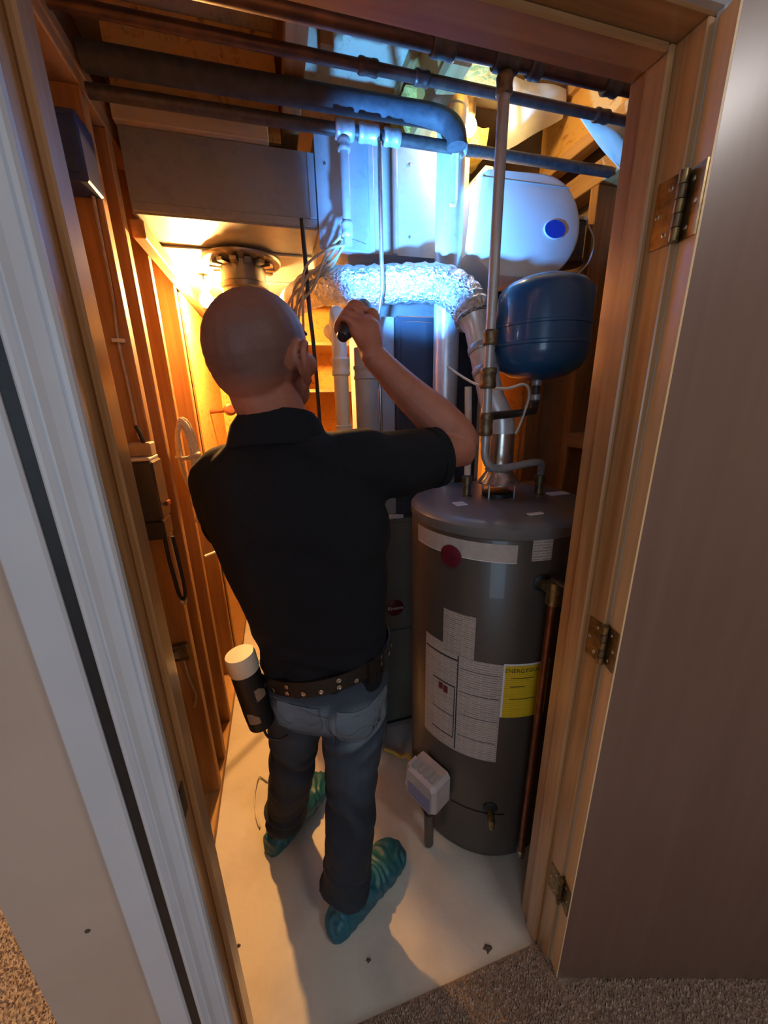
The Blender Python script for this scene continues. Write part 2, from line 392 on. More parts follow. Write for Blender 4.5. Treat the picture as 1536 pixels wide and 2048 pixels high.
B(1.205, 1.294, YR + .01, BACK - .01, .001, .038, .003).build('bottom_plate', 'stud_y', wr)
B(1.205, 1.294, YR + .01, BACK - .01, 2.301, 2.376, .003).build('top_plate', 'stud_y', wr)
for y0, y1, z in ((1.179, 1.359, 1.355), (1.399, 1.659, 1.08)):
    B(1.205, 1.294, y0, y1, z, z + .06, .003).build('blocking', 'stud_y', wr)
B(1.20, 1.2945, 1.70, 2.05, .05, 2.28).build('sheathing_panel', 'osb', wr)
wb = struct(B(-.475, 1.31, BACK, BACK + .02, 0, CEIL).build('wall_back', 'osb'), 'strand board back wall of the utility room')
cl = struct(B(-.475, 1.31, YR, BACK + .02, CEIL, CEIL + .02).build('ceiling', 'osb_pale'), 'underside of the floor above')
for x in (.13, .555, 1.165):
    j = B(x, x + .012, YR + .01, BACK - .01, 2.445, 2.619).build('joist', 'osb', cl)
    B(x - .022, x + .034, YR + .01, BACK - .01, 2.406, 2.444, .003).build('flange', 'stud_y', j)
    B(x - .022, x + .034, YR + .01, BACK - .01, 2.620, 2.659, .003).build('flange', 'stud_y', j)
B(-.37, .105, 1.56, 1.575, 2.382, 2.655).build('blocking_panel', 'osb_lit', cl)
B(-.36, .062, 1.468, 1.506, 2.336, 2.39, .003).build('nailer', 'pale_lumber', cl)
B(-.02, .018, 1.05, 1.088, 2.40, 2.655, .003).build('hanger_post', 'stud_z', cl)
B(.20, .238, 1.25, 1.288, 2.44, 2.655, .003).build('hanger_post', 'stud_z', cl)

# door frame
def jamb(name, x0, x1, sx, label):
    o = struct(B(x0, x1, YH, YR, .003, ZH, .002).build(name, 'jamb'), label)
    a, b = (x1, x1 + .012) if sx > 0 else (x0 - .012, x0)
    B(a + .0002, b - .0002, .557, .597, .004, ZH - .0005, .003).build('door_stop', 'jamb', o)
    return o
jl = jamb('trim_1', XL - .018, XL, 1, 'stained pine jamb on the latch side')
jr = jamb('trim_2', XR, XR + .018, -1, 'stained pine jamb on the hinge side')
jh = struct(B(XL - .018, XR + .018, YH, YR, ZH + .0005, ZH + .018, .002).build('trim_3', 'jamb_x'), 'stained pine head jamb')
B(XL + .0125, XR - .0125, .557, .597, ZH - .012, ZH, .003).build('door_stop', 'jamb_x', jh)
sp = B(XL, XL + .0016, .518, .546, .905, .965).build('strike_plate', 'brass_dull', jl, label='dark brass strike plate')
prof = [(0, 0), (0, .009), (.003, .013), (.008, .013), (.010, .007), (.013, .007), (.018, .009), (.026, .013), (.032, .019), (.034, .019), (.036, .014), (.039, .014), (.044, .018), (.048, .018), (.051, .015), (.051, 0)]
def casing(name, side):
    if side == 'top':
        r = [[(x, YH - d, ZH + .004 + w) for w, d in prof] for x in (XL - .058, XR + .058)]
    else:
        s = -1 if side == 'left' else 1; x0 = XL + .005 if s < 0 else XR + .012
        r = [[(x0 + s * w, YH - d, z) for w, d in prof] for z in (.006, ZH + (.0035 if s < 0 else .0035))]
    return struct(MB().loft(r).build(name, 'white_trim'), 'white moulded casing on the %s of the doorway' % side)
casing('trim_4', 'left'); casing('trim_5', 'top'); casing('trim_6', 'right')
struct(B(-.324, -.2765, YH - .014, YH - .0002, .006, 2.459, .003).build('trim_7', 'white_trim'), 'flat white trim board left of the casing')
B(-.2763, -.2592, YH - .009, YH + .03, .006, 2.06).build('gap_shade_strip', 'rubber', bpy.data.objects['wall_front'])  # black strip stands in for the shade inside the gap by the casing
MB().lathe([(.0001, 0), (.0045, 0), (.0035, .0015), (.0001, .0018)], (-.385, YH, .735), (0, -1, 0), 10).build('nail_hole', 'ink', bpy.data.objects['wall_front'])

# the open door, folded back almost flat
PX, PY = .6065, .5105
an = math.radians(16.5); dd = V(math.cos(an), -math.sin(an), 0); nn = V(-math.sin(an), -math.cos(an), 0); zz = V(0, 0, 1)
def dbox(a0, a1, t0, t1, z0, z1): return MB().obox(V(PX, PY, 0) + dd * ((a0 + a1) / 2) + nn * ((t0 + t1) / 2) + zz * ((z0 + z1) / 2), dd, nn, zz, (a1 - a0) / 2, (t1 - t0) / 2, (z1 - z0) / 2)
door = struct(dbox(.0065, .805, 0, .035, .014, 2.04).build('door_1', 'door'), 'brown wood slab door swung wide open')
dbox(.003, .0063, 0, .035, .014, 2.04).build('edge_band', 'door_edge', door, label='pale wood hinge edge')
for z0 in (1.785, 1.034, .275):
    h = MB().obox((XR - .0012, YH + .0165, z0 + .0445), (1, 0, 0), (0, 1, 0), zz, .0012, .017, .0445).build('hinge', 'brass', door, label='brass butt hinge')
    dbox(-.0005, .0028, .0015, .034, z0, z0 + .089).build('hinge_leaf', 'brass', h)
    for k in range(5):
        MB().lathe([(.0065, 0), (.0065, .0166)], (PX - .010, PY - .002, z0 + k * .0178 + .0006), seg=12).build('knuckle', 'brass_dull' if k % 2 else 'brass', h, True)
    for k, (dy, dz) in enumerate(((.008, .015), (.024, .044), (.008, .074))):
        MB().lathe([(.0001, 0), (.0042, 0), (.003, .0012), (.0001, .0015)], (XR - .0026, YH + dy + .004, z0 + dz), (-1, 0, 0), 10).build('screw', 'steel', h, True)
        p = V(PX, PY, z0 + dz) + dd * -.0008 + nn * (.008 + dy * .75)
        MB().lathe([(.0001, 0), (.0042, 0), (.003, .0012), (.0001, .0015)], p, -dd, 10).build('screw', 'steel', h, True)

# ------------------------------------------------------------------ ducts
t = thing('supply_duct', (-.08, 2.05, 2.12), 'large flat galvanised trunk duct under the ceiling, lit warm below', 'duct')
B(-.355, .199, 1.487, 2.62, 2.12, 2.333).build('duct_body', 'galv_dull', t)
for y in (1.72, 2.10, 2.45): B(-.354, .198, y, y + .022, 2.112, 2.1195, .002).build('drive_cleat', 'galv', t)
B(-.352, .198, 1.4795, 1.4868, 2.125, 2.15, .002).build('drive_cleat', 'galv_dull', t)
B(.175, .198, 1.479, 1.4866, 2.151, 2.33, .002).build('drive_cleat', 'galv', t)
t = thing('plenum', (.46, 1.75, 2.06), 'galvanised supply plenum lit blue above the furnace', 'duct')
B(.2005, .745, 1.470, 2.1, 2.06, 2.375).build('plenum_body', 'galv', t)
for x in (.372, .455): B(x, x + .02, 1.4625, 1.4698, 2.062, 2.372, .002).build('standing_seam', 'galv', t)
MB().prism([(.21, 1.4695, 2.12), (.36, 1.4695, 2.085), (.36, 1.4695, 2.065), (.21, 1.4695, 2.065)], (0, -.004, 0)).build('patch_strip', 'galv', t)
B(.32, .742, 1.60, 2.05, 1.862, 2.0598).build('neck', 'galv_dull', t)
for x, z in ((.23, 2.30), (.30, 2.22), (.52, 2.33), (.52, 2.12), (.70, 2.33)):
    MB().lathe([(.0001, 0), (.006, 0), (.004, .003), (.0001, .004)], (x, 1.4698, z), (0, -1, 0), 8).build('screw', 'steel', t, True)
t = thing('round_duct', (-.07, 1.80, 1.3), 'round silver take-off duct dropping from the trunk duct behind the head', 'duct')
MB().lathe([(.085, 0), (.085, .70), (.092, .705), (.092, .722), (.085, .727), (.085, .80)], (-.07, 1.80, 1.3), seg=36).build('pipe', 'round', t, True)
MB().lathe([(.088, 0), (.145, .004), (.15, .010), (.15, .016), (.09, .018)], (-.07, 1.80, 2.092), seg=36).build('collar_flange', 'round', t, True)
for k in range(14):
    a = k / 14 * 2 * PI
    MB().obox((-.07 + .105 * math.cos(a), 1.80 + .105 * math.sin(a), 2.083), (math.cos(a), math.sin(a), 0), (-math.sin(a), math.cos(a), 0), zz, .018, .012, .006).build('collar_tab', 'round', t)
MB().tube([(-.07, 1.80, 1.3), (-.07, 1.80, 1.22), (-.04, 1.80, 1.15), (.03, 1.80, 1.13), (.118, 1.80, 1.13)], .085, 28, 6).build('elbow', 'vent', t, True)

# ------------------------------------------------------------------ ceiling pipes
def pipe(name, path, r, mat, label, cat='pipe', smooth=0, fittings=(), fmat=None, seg=16):
    t = thing(name, V(path[0]), label, cat)
    MB().tube(path, r, seg, smooth).build('tube', mat, t, True)
    for c, ax, rr, ln in fittings:
        ax = V(ax).normalized()
        MB().lathe([(rr * .86, -ln / 2), (rr, -ln / 2 + .004), (rr, -ln / 4), (rr * .93, -ln / 4 + .004), (rr * .93, ln / 4 - .004), (rr, ln / 4), (rr, ln / 2 - .004), (rr * .86, ln / 2)], c, ax, 16).build('coupling', fmat or mat, t, True)
    return t
X1 = (1, 0, 0); Z1 = (0, 0, 1)
pipe('water_pipe', [(-.36, 1.15, 2.347), (1.195, 1.15, 2.347)], .0125, 'darkpipe', 'dark thin overhead pipe, upper of those crossing the whole ceiling', fittings=[((.30, 1.15, 2.347), X1, .017, .05), ((.44, 1.15, 2.347), X1, .017, .04), ((1.0, 1.15, 2.347), X1, .017, .05)], fmat='darkpipe')
pipe('insulated_pipe', [(-.365, 1.32, 2.373), (.1, 1.32, 2.375), (.42, 1.31, 2.372), (.525, 1.295, 2.364), (.572, 1.272, 2.34), (.588, 1.252, 2.305), (.590, 1.250, 2.275)], .029, 'foam', 'thick black insulated pipe overhead that bends down at its lit end', smooth=6)
pipe('gas_pipe', [(-.36, 1.30, 2.296), (1.195, 1.30, 2.303)], .0155, 'iron', 'black iron gas pipe overhead with bright tees in its middle', fittings=[((.265, 1.30, 2.300), X1, .024, .055), ((.335, 1.30, 2.300), X1, .023, .06), ((.405, 1.30, 2.3), X1, .022, .05), ((.62, 1.30, 2.302), X1, .022, .045)], fmat='galvpipe')
pipe('gas_drop_pipe', [(.262, 1.30, 2.279), (.262, 1.30, 2.02)], .0135, 'galvpipe', 'galvanised drop pipe hanging from the gas pipe tee', fittings=[((.262, 1.30, 2.265), Z1, .019, .03), ((.262, 1.30, 2.06), Z1, .018, .04)])
pipe('thin_tube', [(.362, 1.28, 2.275), (.362, 1.28, 1.90), (.362, 1.36, 1.80), (.376, 1.385, 1.60), (.376, 1.385, .9)], .0065, 'steel', 'thin straight silver tube beside the galvanised drop pipe', 'tube')
pipe('cold_water_pipe', [(-.35, .90, 2.232), (1.195, .90, 2.236)], .013, 'darkpipe', 'dark overhead pipe nearest the door head', fittings=[((.39, .9, 2.234), X1, .02, .05), ((.53, .9, 2.234), X1, .021, .055), ((.60, .9, 2.234), X1, .02, .03), ((.80, .9, 2.234), X1, .019, .04)], fmat='iron')
pipe('riser_pipe', [(.53, .90, 2.212), (.530, .90, 1.86), (.533, .905, 1.60), (.535, .905, 1.452)], .0125, 'galvpipe', 'vertical grey water pipe from the ceiling down to the heater', fittings=[((.53, .9, 2.195), Z1, .018, .035), ((.5315, .902, 1.71), Z1, .019, .035), ((.533, .904, 1.615), Z1, .021, .05), ((.5345, .905, 1.50), Z1, .019, .06)], fmat='brass_dull')
pipe('overflow_tube', [(.608, 1.279, 2.345), (.608, 1.279, 2.158), (.602, 1.279, 2.146), (.588, 1.279, 2.144)], .0055, 'cable_white', 'thin hooked pale tube hanging in front of the bright flue', 'tube')
t = thing('furnace_flue', (.622, 1.36, 1.2), 'vertical round galvanised flue beside the plenum, brightly lit', 'flue')
MB().lathe([(.046, 0), (.046, .70), (.050, .703), (.050, .715), (.046, .72), (.046, 1.22), (.05, 1.223), (.05, 1.24), (.046, 1.245), (.046, 1.44)], (.622, 1.36, 1.2), seg=28).build('pipe', 'vent', t, True)
MB().lathe([(.0505, 0), (.053, .004), (.053, .022), (.0505, .026)], (.622, 1.36, 1.955), seg=28).build('band', 'rubber', t, True)
# white vent pipes left of the furnace
pipe('pvc_pipe', [(.236, 1.385, .02), (.234, 1.385, 1.70), (.23, 1.42, 1.78), (.222, 1.49, 1.81)], .026, 'pvc', 'cream plastic drain pipe standing left of the grey pipe', smooth=5, fittings=[((.235, 1.385, 1.68), Z1, .032, .06), ((.235, 1.385, 1.47), Z1, .03, .03)])
pipe('grey_vent_pipe', [(.322, 1.368, .02), (.322, 1.368, 1.74)], .042, 'panel_grey', 'grey vertical pipe beside the furnace case', fittings=[((.322, 1.368, 1.66), Z1, .046, .05)])
pipe('black_drop_cable', [(.138, 1.40, 2.115), (.14, 1.40, 2.0), (.142, 1.40, 1.86), (.15, 1.41, 1.70), (.155, 1.42, 1.2)], .007, 'rubber', 'thin black cable hanging below the trunk duct', 'cable', smooth=4)
for k in range(6):
    x0 = .25 + random.uniform(-.004, .02); zt = 2.07 - random.uniform(0, .05); jx = random.uniform(-.02, .02)
    tag(MB().tube([(x0, 1.33 + .010 * k, zt), (x0 - .045, 1.345 + .010 * k, 2.02 - .008 * k), (.150 - .010 * k + jx, 1.36 + .012 * k, 1.955 - .012 * k - jx), (.120 - .012 * k, 1.38 + .014 * k, 1.87 - .014 * k), (.115 - .012 * k, 1.42 + .014 * k, 1.70)], .0042, 8, 5).build('cable', 'cable', smooth=True),
        'tan electrical cable in the fan of cables below the gas drop pipe', 'cable', 'tan cables below the gas drop pipe')

# junk on the back wall seen past the head
t = thing('shelf_rack', (.35, 2.6, .9), 'wooden shelf frame with clutter on the back wall', 'shelf')
for x in (.02, .62): B(x, x + .035, 2.55, 2.98, .9, 1.96, .003).build('upright', 'stud_z', t)
for z in (1.22, 1.62, 1.90): B(.056, .619, 2.55, 2.98, z, z + .02, .002).build('shelf_board', 'stud_x', t)

# ------------------------------------------------------------------ bulb
t = thing('light_bulb', (-.253, 2.05, 2.0), 'glowing bare light bulb hanging under the trunk duct by the left wall', 'lamp')
MB().lathe([(.0001, 0), (.018, .004), (.028, .016), (.031, .03), (.027, .047), (.017, .06), (.014, .068)], (-.253, 2.05, 1.985), seg=24).build('glass', 'bulb', t, True)
MB().lathe([(.0145, 0), (.016, .004), (.021, .01), (.021, .042), (.0001, .043)], (-.253, 2.05, 2.0535), seg=20).build('socket', 'cap_white', t, True)
MB().tube([(-.253, 2.05, 2.096), (-.253, 2.05, 2.119)], .004, 8).build('stem', 'black_plastic', t, True)

t = thing('ceiling_bulb', (.705, 1.40, 2.40), 'small bright bulb glowing among the yellow insulation above the flue', 'lamp')
MB().lathe([(.0001, 0), (.013, .003), (.021, .013), (.023, .024), (.019, .037), (.012, .046)], (.705, 1.40, 2.395), seg=20).build('glass', 'bulb2', t, True)
MB().lathe([(.0125, 0), (.016, .003), (.018, .008), (.018, .22), (.0001, .2185)], (.705, 1.40, 2.4415), seg=18).build('socket', 'brass_dull', t, True)
# ------------------------------------------------------------------ furnace
t = thing('furnace', (.46, 1.7, 0), 'olive grey furnace cabinet standing behind the man and the heater', 'furnace')
B(.12, .80, 1.425, 2.05, .03, 1.088, .004).build('cabinet', 'furnace', t)
B(.128, .792, 1.4185, 1.4248, .05, .55, .003).build('lower_door', 'furnace', t)
B(.128, .792, 1.4185, 1.4248, .56, 1.07, .003).build('upper_door', 'furnace', t)
B(.13, .79, 1.44, 2.04, 0, .0298).build('base', 'rubber', t)
bd = MB().lathe([(.0001, 0), (.040, 0), (.040, .003), (.037, .005), (.0001, .005)], (.431, 1.4184, .67), (0, -1, 0), 28).build('badge', 'red', t, True, label='round red maker badge')
tv, tf = text_mesh('Rheem', .026)
MB().add([(.431 + p.x, 1.4130, .67 + p.y) for p in tv], tf).build('badge_lettering', 'white_print', bd)
B(.455, .80, 1.425, 1.95, 1.0895, 1.858, .004).build('coil_case', 'coil', t, label='dark coil case')
B(.47, .785, 1.4195, 1.4248, 1.11, 1.84, .003).build('coil_door', 'coil', t)
B(.378, .454, 1.45, 1.95, 1.0895, 1.858, .003).build('side_panel', 'panel_grey', t)
B(.41, .475, 1.4195, 1.44, 1.0885, 1.105, .002).build('bracket', 'cap_white', t)

# foil vent elbow
t = thing('foil_vent', (.45, 1.35, 1.7), 'shiny foil wrapped vent elbow catching the flashlight beam', 'vent pipe')
fp = catmull([V(p) for p in ((.12, 1.88, 1.985), (.175, 1.60, 1.968), (.242, 1.43, 1.943), (.338, 1.375, 1.934), (.47, 1.325, 1.934), (.565, 1.275, 1.922), (.610, 1.225, 1.880), (.625, 1.185, 1.832), (.628, 1.165, 1.80))], 10)
mb = MB(); mb.tube(fp, .058, 36, 0, rfun=lambda u: .058 + .0025 * math.sin(u * 130) + (.0015 * math.sin(u * 301)))
mb.build('foil_pipe', 'foil', t, 60)
MB().tube([(.628, 1.166, 1.803), (.632, 1.155, 1.775), (.645, 1.07, 1.565), (.672, 1.047, 1.50), (.675, 1.045, 1.452)], [.052, .038, .038, .038, .038], 24).build('lower_pipe', 'vent', t, True)
for k in (.3, .62): 
    p = V(.632, 1.155, 1.775).lerp(V(.645, 1.07, 1.565), k); ax = V(.013, -.085, -.21).normalized()
    MB().lathe([(.039, -.012), (.0415, -.009), (.0415, .009), (.039, .012)], p, ax, 24).build('band', 'galv', t, True)

# ------------------------------------------------------------------ water heater
HX, HY, HR = .675, 1.045, .28
H = thing('water_heater', (HX, HY, 0), 'tall grey cylindrical gas water heater with labels beside the door jamb', 'water heater')
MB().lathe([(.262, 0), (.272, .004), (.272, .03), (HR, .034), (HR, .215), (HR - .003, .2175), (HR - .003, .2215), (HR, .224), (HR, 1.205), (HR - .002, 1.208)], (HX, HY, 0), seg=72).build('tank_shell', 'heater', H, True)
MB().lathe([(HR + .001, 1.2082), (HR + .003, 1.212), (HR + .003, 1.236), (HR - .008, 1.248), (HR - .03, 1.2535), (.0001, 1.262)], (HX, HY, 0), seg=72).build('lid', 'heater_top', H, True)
def cpt(a, z, r): a = math.radians(a); return Vector((HX + r * math.cos(a), HY + r * math.sin(a), z))
def clabel(name, a0, a1, z0, z1, mat, off=.0008, parent=H, seg=20, th=.0005, label=None):
    mb = MB(); r0, r1 = HR + off, HR + off + th; uv = []
    n = max(2, int(abs(a1 - a0) / 180 * 40) + 1)
    for i in range(n + 1):
        a = a0 + (a1 - a0) * i / n; u = math.radians(a - a0) * HR
        for r, z in ((r1, z0), (r1, z1), (r0, z1), (r0, z0)):
            mb.v.append(cpt(a, z, r)); uv.append((u, z - z0))
    for i in range(n):
        for j in range(4): mb.f.append((i * 4 + j, (i + 1) * 4 + j, (i + 1) * 4 + (j + 1) % 4, i * 4 + (j + 1) % 4))
    mb.f.append((3, 2, 1, 0)); mb.f.append(tuple(n * 4 + j for j in range(4))); mb.uv = uv
    o = mb.build(name, mat, parent)
    if label: o['label'] = label
    return o
def ctext(txt, size, a, z, mat, parent, off=.002):
    tv, tf = text_mesh(txt, size)
    return MB().add([cpt(a + math.degrees(p.x / HR), z + p.y, HR + off) for p in tv], tf).build('lettering', mat, parent)
clabel('name_band', -178, -110.4, 1.146, 1.196, 'label_band')
clabel('name_band_lower_line', -178, -110.4, 1.143, 1.1455, 'white_print')
lg = MB(); 
ring = lambda r, o: [cpt(-147 + math.degrees(r * math.cos(q) / HR), 1.139 + r * math.sin(q), HR + o) for q in (2 * PI * j / 28 for j in range(28))]
lg.loft([ring(.034, .0015), ring(.034, .004), ring(.031, .005)])
lgo = lg.build('badge', 'red', H, True, label='dark red round maker badge')
ctext('Rheem', .022, -147, 1.139, 'red', lgo, .0055)
clabel('rating_sticker', -102.6, -91.0, 1.150, 1.220, 'label', label='small white sticker')
clabel('notice_label', -150.8, -130, .80, .966, 'label2', .001)
clabel('instruction_label', -166, -138, .62, .845, 'label', .0009)
big = clabel('warning_label', -166, -112.6, .452, .822, 'label', .0016, label='large white printed warning label')
for a0, a1, z0, z1 in ((-165, -139.6, .800, .806), (-140, -139.2, .46, .82), (-158, -141, .70, .704), (-158, -141, .585, .588), (-158, -141, .50, .503), (-141.4, -140.8, .50, .704)):
    clabel('rule', a0, a1, z0, z1, 'black_print', .0023, big)
fl = clabel('flame_mark', -153, -149.8, .670, .694, 'red', .0026, big, label='red warning mark')
clabel('flame_mark', -149.2, -146, .664, .690, 'red', .0026, big)
for k in range(4): clabel('rule', -138, -114, .78 - k * .085, .7815 - k * .085, 'black_print', .0023, big)
eg = clabel('energy_label', -112.6, -83.2, .632, .826, 'label_y', .0014, label='bright yellow energy label')
clabel('label_top_edge', -112.6, -83.2, .820, .8265, 'white_print', .0022, eg)
clabel('label_side_edge', -112.6, -111.4, .633, .82, 'white_print', .0022, eg)
ctext('ENERGYGUIDE', .0185, -99, .802, 'black_print', eg, .0026)
for z, k in ((.775, .8), (.745, .5), (.70, .9)): clabel('rule', -108, -108 + 18 * k, z, z + .002, 'black_print', .0023, eg)
# draft hood and stack
MB().lathe([(.056, 1.300), (.0655, 1.302), (.066, 1.306), (.052, 1.326), (.044, 1.337), (.0425, 1.342), (.046, 1.346), (.040, 1.352), (.039, 1.46)], (HX, HY, 0), seg=32).build('draft_hood', 'steel', H, True)
for k in range(4):
    a = k * PI / 2 + .5
    MB().tube([(HX + .056 * math.cos(a), HY + .056 * math.sin(a), 1.258), (HX + .056 * math.cos(a), HY + .056 * math.sin(a), 1.304)], .004, 8).build('hood_leg', 'steel', H, True)
MB().lathe([(.05, 1.2585), (.05, 1.272), (.042, 1.275), (.0001, 1.275)], (HX, HY, 0), seg=28).build('flue_collar', 'rubber', H, True)
for x, y in ((.578, 1.075), (.80, 1.005)):
    MB().lathe([(.018, 1.256), (.018, 1.262), (.0125, 1.264), (.0125, 1.30), (.017, 1.302), (.017, 1.325), (.012, 1.328)], (x, y, 0), seg=18).build('nipple', 'brass_dull', H, True)
B(.84, .905, .985, 1.02, 1.2565, 1.2600).build('lid_sticker', 'white_print', H)
B(.50, .535, .985, 1.02, 1.2545, 1.2585).build('lid_sticker', 'white_print', H)
B(.645, .69, .835, .85, 1.2545, 1.2575).build('lid_clip', 'white_print', H)
# relief valve and discharge pipe
q0, q1 = cpt(-95, 1.085, HR - .002), cpt(-95, 1.085, HR + .052)
MB().lathe([(.024, 0), (.026, .003), (.022, .006)], cpt(-95, 1.085, HR + .0005), (q1 - q0).normalized(), 20).build('valve_port', 'rubber', H, True)
vb = MB(); vb.tube([q0, q1], .0155, 14); vb.tube([q1 + V(0, 0, .028), q1 - V(0, 0, .035)], .018, 14)
vb.build('relief_valve', 'brass', H, True, label='brass relief valve')
MB().obox(q1 + V(.0, -.014, .032), (1, 0, 0), (0, 1, 0), zz, .006, .022, .003).build('valve_lever', 'steel', H)
d0 = q1 - V(0, 0, .034); d1 = V(q1.x - .004, q1.y, .115)
MB().tube([d0, d1], .010, 14).build('discharge_pipe', 'copper', H, True, label='copper discharge pipe')
MB().lathe([(.0115, 0), (.013, .002), (.013, .022), (.0105, .024)], d1 - V(0, 0, .012), seg=14).build('pipe_end', 'steel', H, True)
# drain
e0, e1 = cpt(-113.5, .245, HR - .001), cpt(-113.5, .245, HR + .04)
MB().lathe([(.022, 0), (.024, .003), (.018, .006)], cpt(-113.5, .25, HR + .0005), (e1 - e0).normalized(), 18).build('drain_port', 'rubber', H, True)
dv = MB(); dv.tube([e0, e1, e1 - V(0, 0, .03)], .009, 12); dv.build('drain_valve', 'brass', H, True)
# gas control
ga = -153; gd = (cpt(ga, 0, 1) - V(HX, HY, 0)).normalized(); gt = V(-gd.y, gd.x, 0)
gc = V(HX, HY, .295) + gd * (HR + .052)
def gbox(dx, dn, dz, hx, hn, hz): return MB().obox(gc + gt * dx + gd * dn + zz * dz, gt, gd, zz, hx, hn, hz)
gr = []
for hn, sc in ((-.045, .9), (-.040, 1), (.030, 1), (.045, .86)):
    gr.append([gc + gd * hn + gt * (x * sc) + zz * (z * sc) for x, z in ((-.055, -.062), (.055, -.062), (.066, -.05), (.066, .052), (.055, .066), (-.055, .066), (-.066, .052), (-.066, -.05))])
MB().loft(gr).build('gas_control', 'valve_white', H, label='white gas control box')
lab = MB(); c0 = gc + gd * .0458
lab.v = [c0 + gt * x + zz * z + gd * o for o in (0, .001) for x, z in ((-.05, -.045), (.05, -.045), (.05, .01), (-.05, .01))]
lab.f = [(3, 2, 1, 0), (4, 5, 6, 7), (0, 1, 5, 4), (1, 2, 6, 5), (2, 3, 7, 6), (3, 0, 4, 7)]; lab.uv = [(0, 0), (.1, 0), (.1, .055), (0, .055)] * 2
lab.build('control_label', 'valve_lilac', H)
gbox(-.05, .02, .072, .006, .02, .004).build('control_tab', 'valve_white', H)
for dx in (-.035, -.01, .015, .04): gbox(dx, .012, .0695, .008, .02, .003).build('control_slot', 'panel_grey', H)
MB().lathe([(.017, 0), (.017, .012), (.013, .016), (.0001, .016)], gc + gt * -.068 + zz * -.055 + gd * .01, (gd - gt * .4).normalized(), 18).build('control_knob', 'white_print', H, True)
MB().tube([gc - zz * .062 + gt * .01, gc - zz * .13 + gt * .01], .013, 12).build('burner_tube', 'iron', H, True)
MB().tube([gc - zz * .13 + gt * .01, gc - zz * .28 + gt * .012], .017, 12).build('drip_leg', 'heater', H, True)
MB().tube([gc - zz * .062 + gt * -.018, gc - zz * .10 + gt * -.018, gc - zz * .14 - gd * .05 + gt * -.01], .005, 8).build('pilot_tube', 'copper', H, True)
clabel('burner_cover', -140, -104, .205, .221, 'heater', .0005, th=.003)
# hoses over the lid
tag(MB().tube([(.535, .905, 1.452), (.537, .905, 1.415), (.56, .905, 1.383), (.62, .912, 1.378), (.70, .93, 1.382), (.76, .96, 1.375), (.79, .99, 1.35), (.799, 1.004, 1.326)], .0105, 14, 6).build('flex_hose', 'galvpipe', smooth=True), 'grey flexible hose arching across the front of the heater draft hood', 'hose')
tag(MB().tube([(.578, 1.075, 1.329), (.578, 1.075, 1.42), (.566, 1.06, 1.47), (.560, 1.06, 1.60)], .0105, 12, 5).build('hot_water_pipe', 'cap_white', smooth=True), 'pale pipe rising from the left nipple of the heater', 'pipe')
tag(MB().tube([(.335, 1.30, .012), (.365, 1.275, .012), (.395, 1.235, .018), (.395, 1.17, .10), (.372, 1.07, .225), (.352, .962, .262)], .0085, 12, 6).build('gas_hose', 'gas_yellow', smooth=True), 'yellow gas hose on the floor leading up to the heater control', 'hose')
tag(MB().tube([(.52, 1.12, 1.66), (.55, 1.0, 1.605), (.60, .93, 1.59), (.66, .93, 1.60), (.70, .96, 1.57), (.71, 1.0, 1.50), (.70, 1.01, 1.46)], .0035, 8, 6).build('ground_wire', 'cable_white', smooth=True), 'thin pale wire looping around the riser pipe', 'wire')

# expansion tank
t = thing('expansion_tank', (.80, 1.07, 1.52), 'blue expansion tank standing above the water heater', 'tank')
MB().lathe([(.0001, 0), (.045, .003), (.085, .014), (.118, .034), (.134, .058), (.138, .085), (.138, .096), (.141, .099), (.141, .106), (.138, .109), (.138, .150), (.1405, .152), (.1405, .158), (.138, .160), (.138, .228), (.132, .252), (.112, .272), (.07, .288), (.0001, .294)], (.815, 1.085, 1.615), seg=56).build('shell', 'tank', t, True)
mb = MB(); uv = []
for i in range(7):
    a = math.radians(-52 + i * 3.5)
    for z in (1.795, 1.87): mb.v.append(V(.815 + .1386 * math.cos(a), 1.085 + .1386 * math.sin(a), z)); uv.append((math.radians(i * 3.5) * .14, z - 1.795))
mb.f = [(2 * i, 2 * i + 2, 2 * i + 3, 2 * i + 1) for i in range(6)]; mb.uv = uv
mb.build('sticker', 'label', t, label='white paper sticker')
MB().tube([(.815, 1.085, 1.617), (.815, 1.085, 1.545), (.795, 1.06, 1.523), (.68, .985, 1.521), (.552, .915, 1.52)], .011, 14).build('stem_pipe', 'iron', t, True)
for z in (1.60, 1.555): MB().lathe([(.013, 0), (.016, .003), (.016, .017), (.013, .02)], (.815, 1.085, z), seg=14).build('coupling', 'galvpipe', t, True)

# humidifier
t = thing('humidifier', (.9, 1.4, 1.97), 'white rounded humidifier housing with a blue oval badge', 'humidifier')
def hpoly(sc=1.0, y=1.30):
    P = []
    for x, z in ((.672, 2.03), (.69, 2.01), (.76, 1.965), (.93, 1.962), (.985, 1.972)): P.append((x, z))
    for k in range(13):
        a = -1.15 + k * (2.25 / 12); P.append((.925 + .17 * math.cos(a), 2.12 + .155 * math.sin(a)))
    P += [(.97, 2.268), (.93, 2.272), (.72, 2.262), (.70, 2.25)]
    cx, cz = .89, 2.12
    return [V(cx + (x - cx) * sc, y, cz + (z - cz) * sc) for x, z in P]
MB().loft([hpoly(.93, 1.292), hpoly(.975, 1.296), hpoly(1, 1.306), hpoly(1, 1.46)]).build('housing', 'humid', t, 35)
MB().tube([(.70, 1.2915, 2.235), (1.03, 1.2915, 2.238)], .0018, 6).build('lid_seam', 'panel_grey', t)
el = lambda a, b, y: [V(.985 + a * math.cos(q), y, 2.115 + b * math.sin(q)) for q in (2 * PI * j / 32 for j in range(32))]
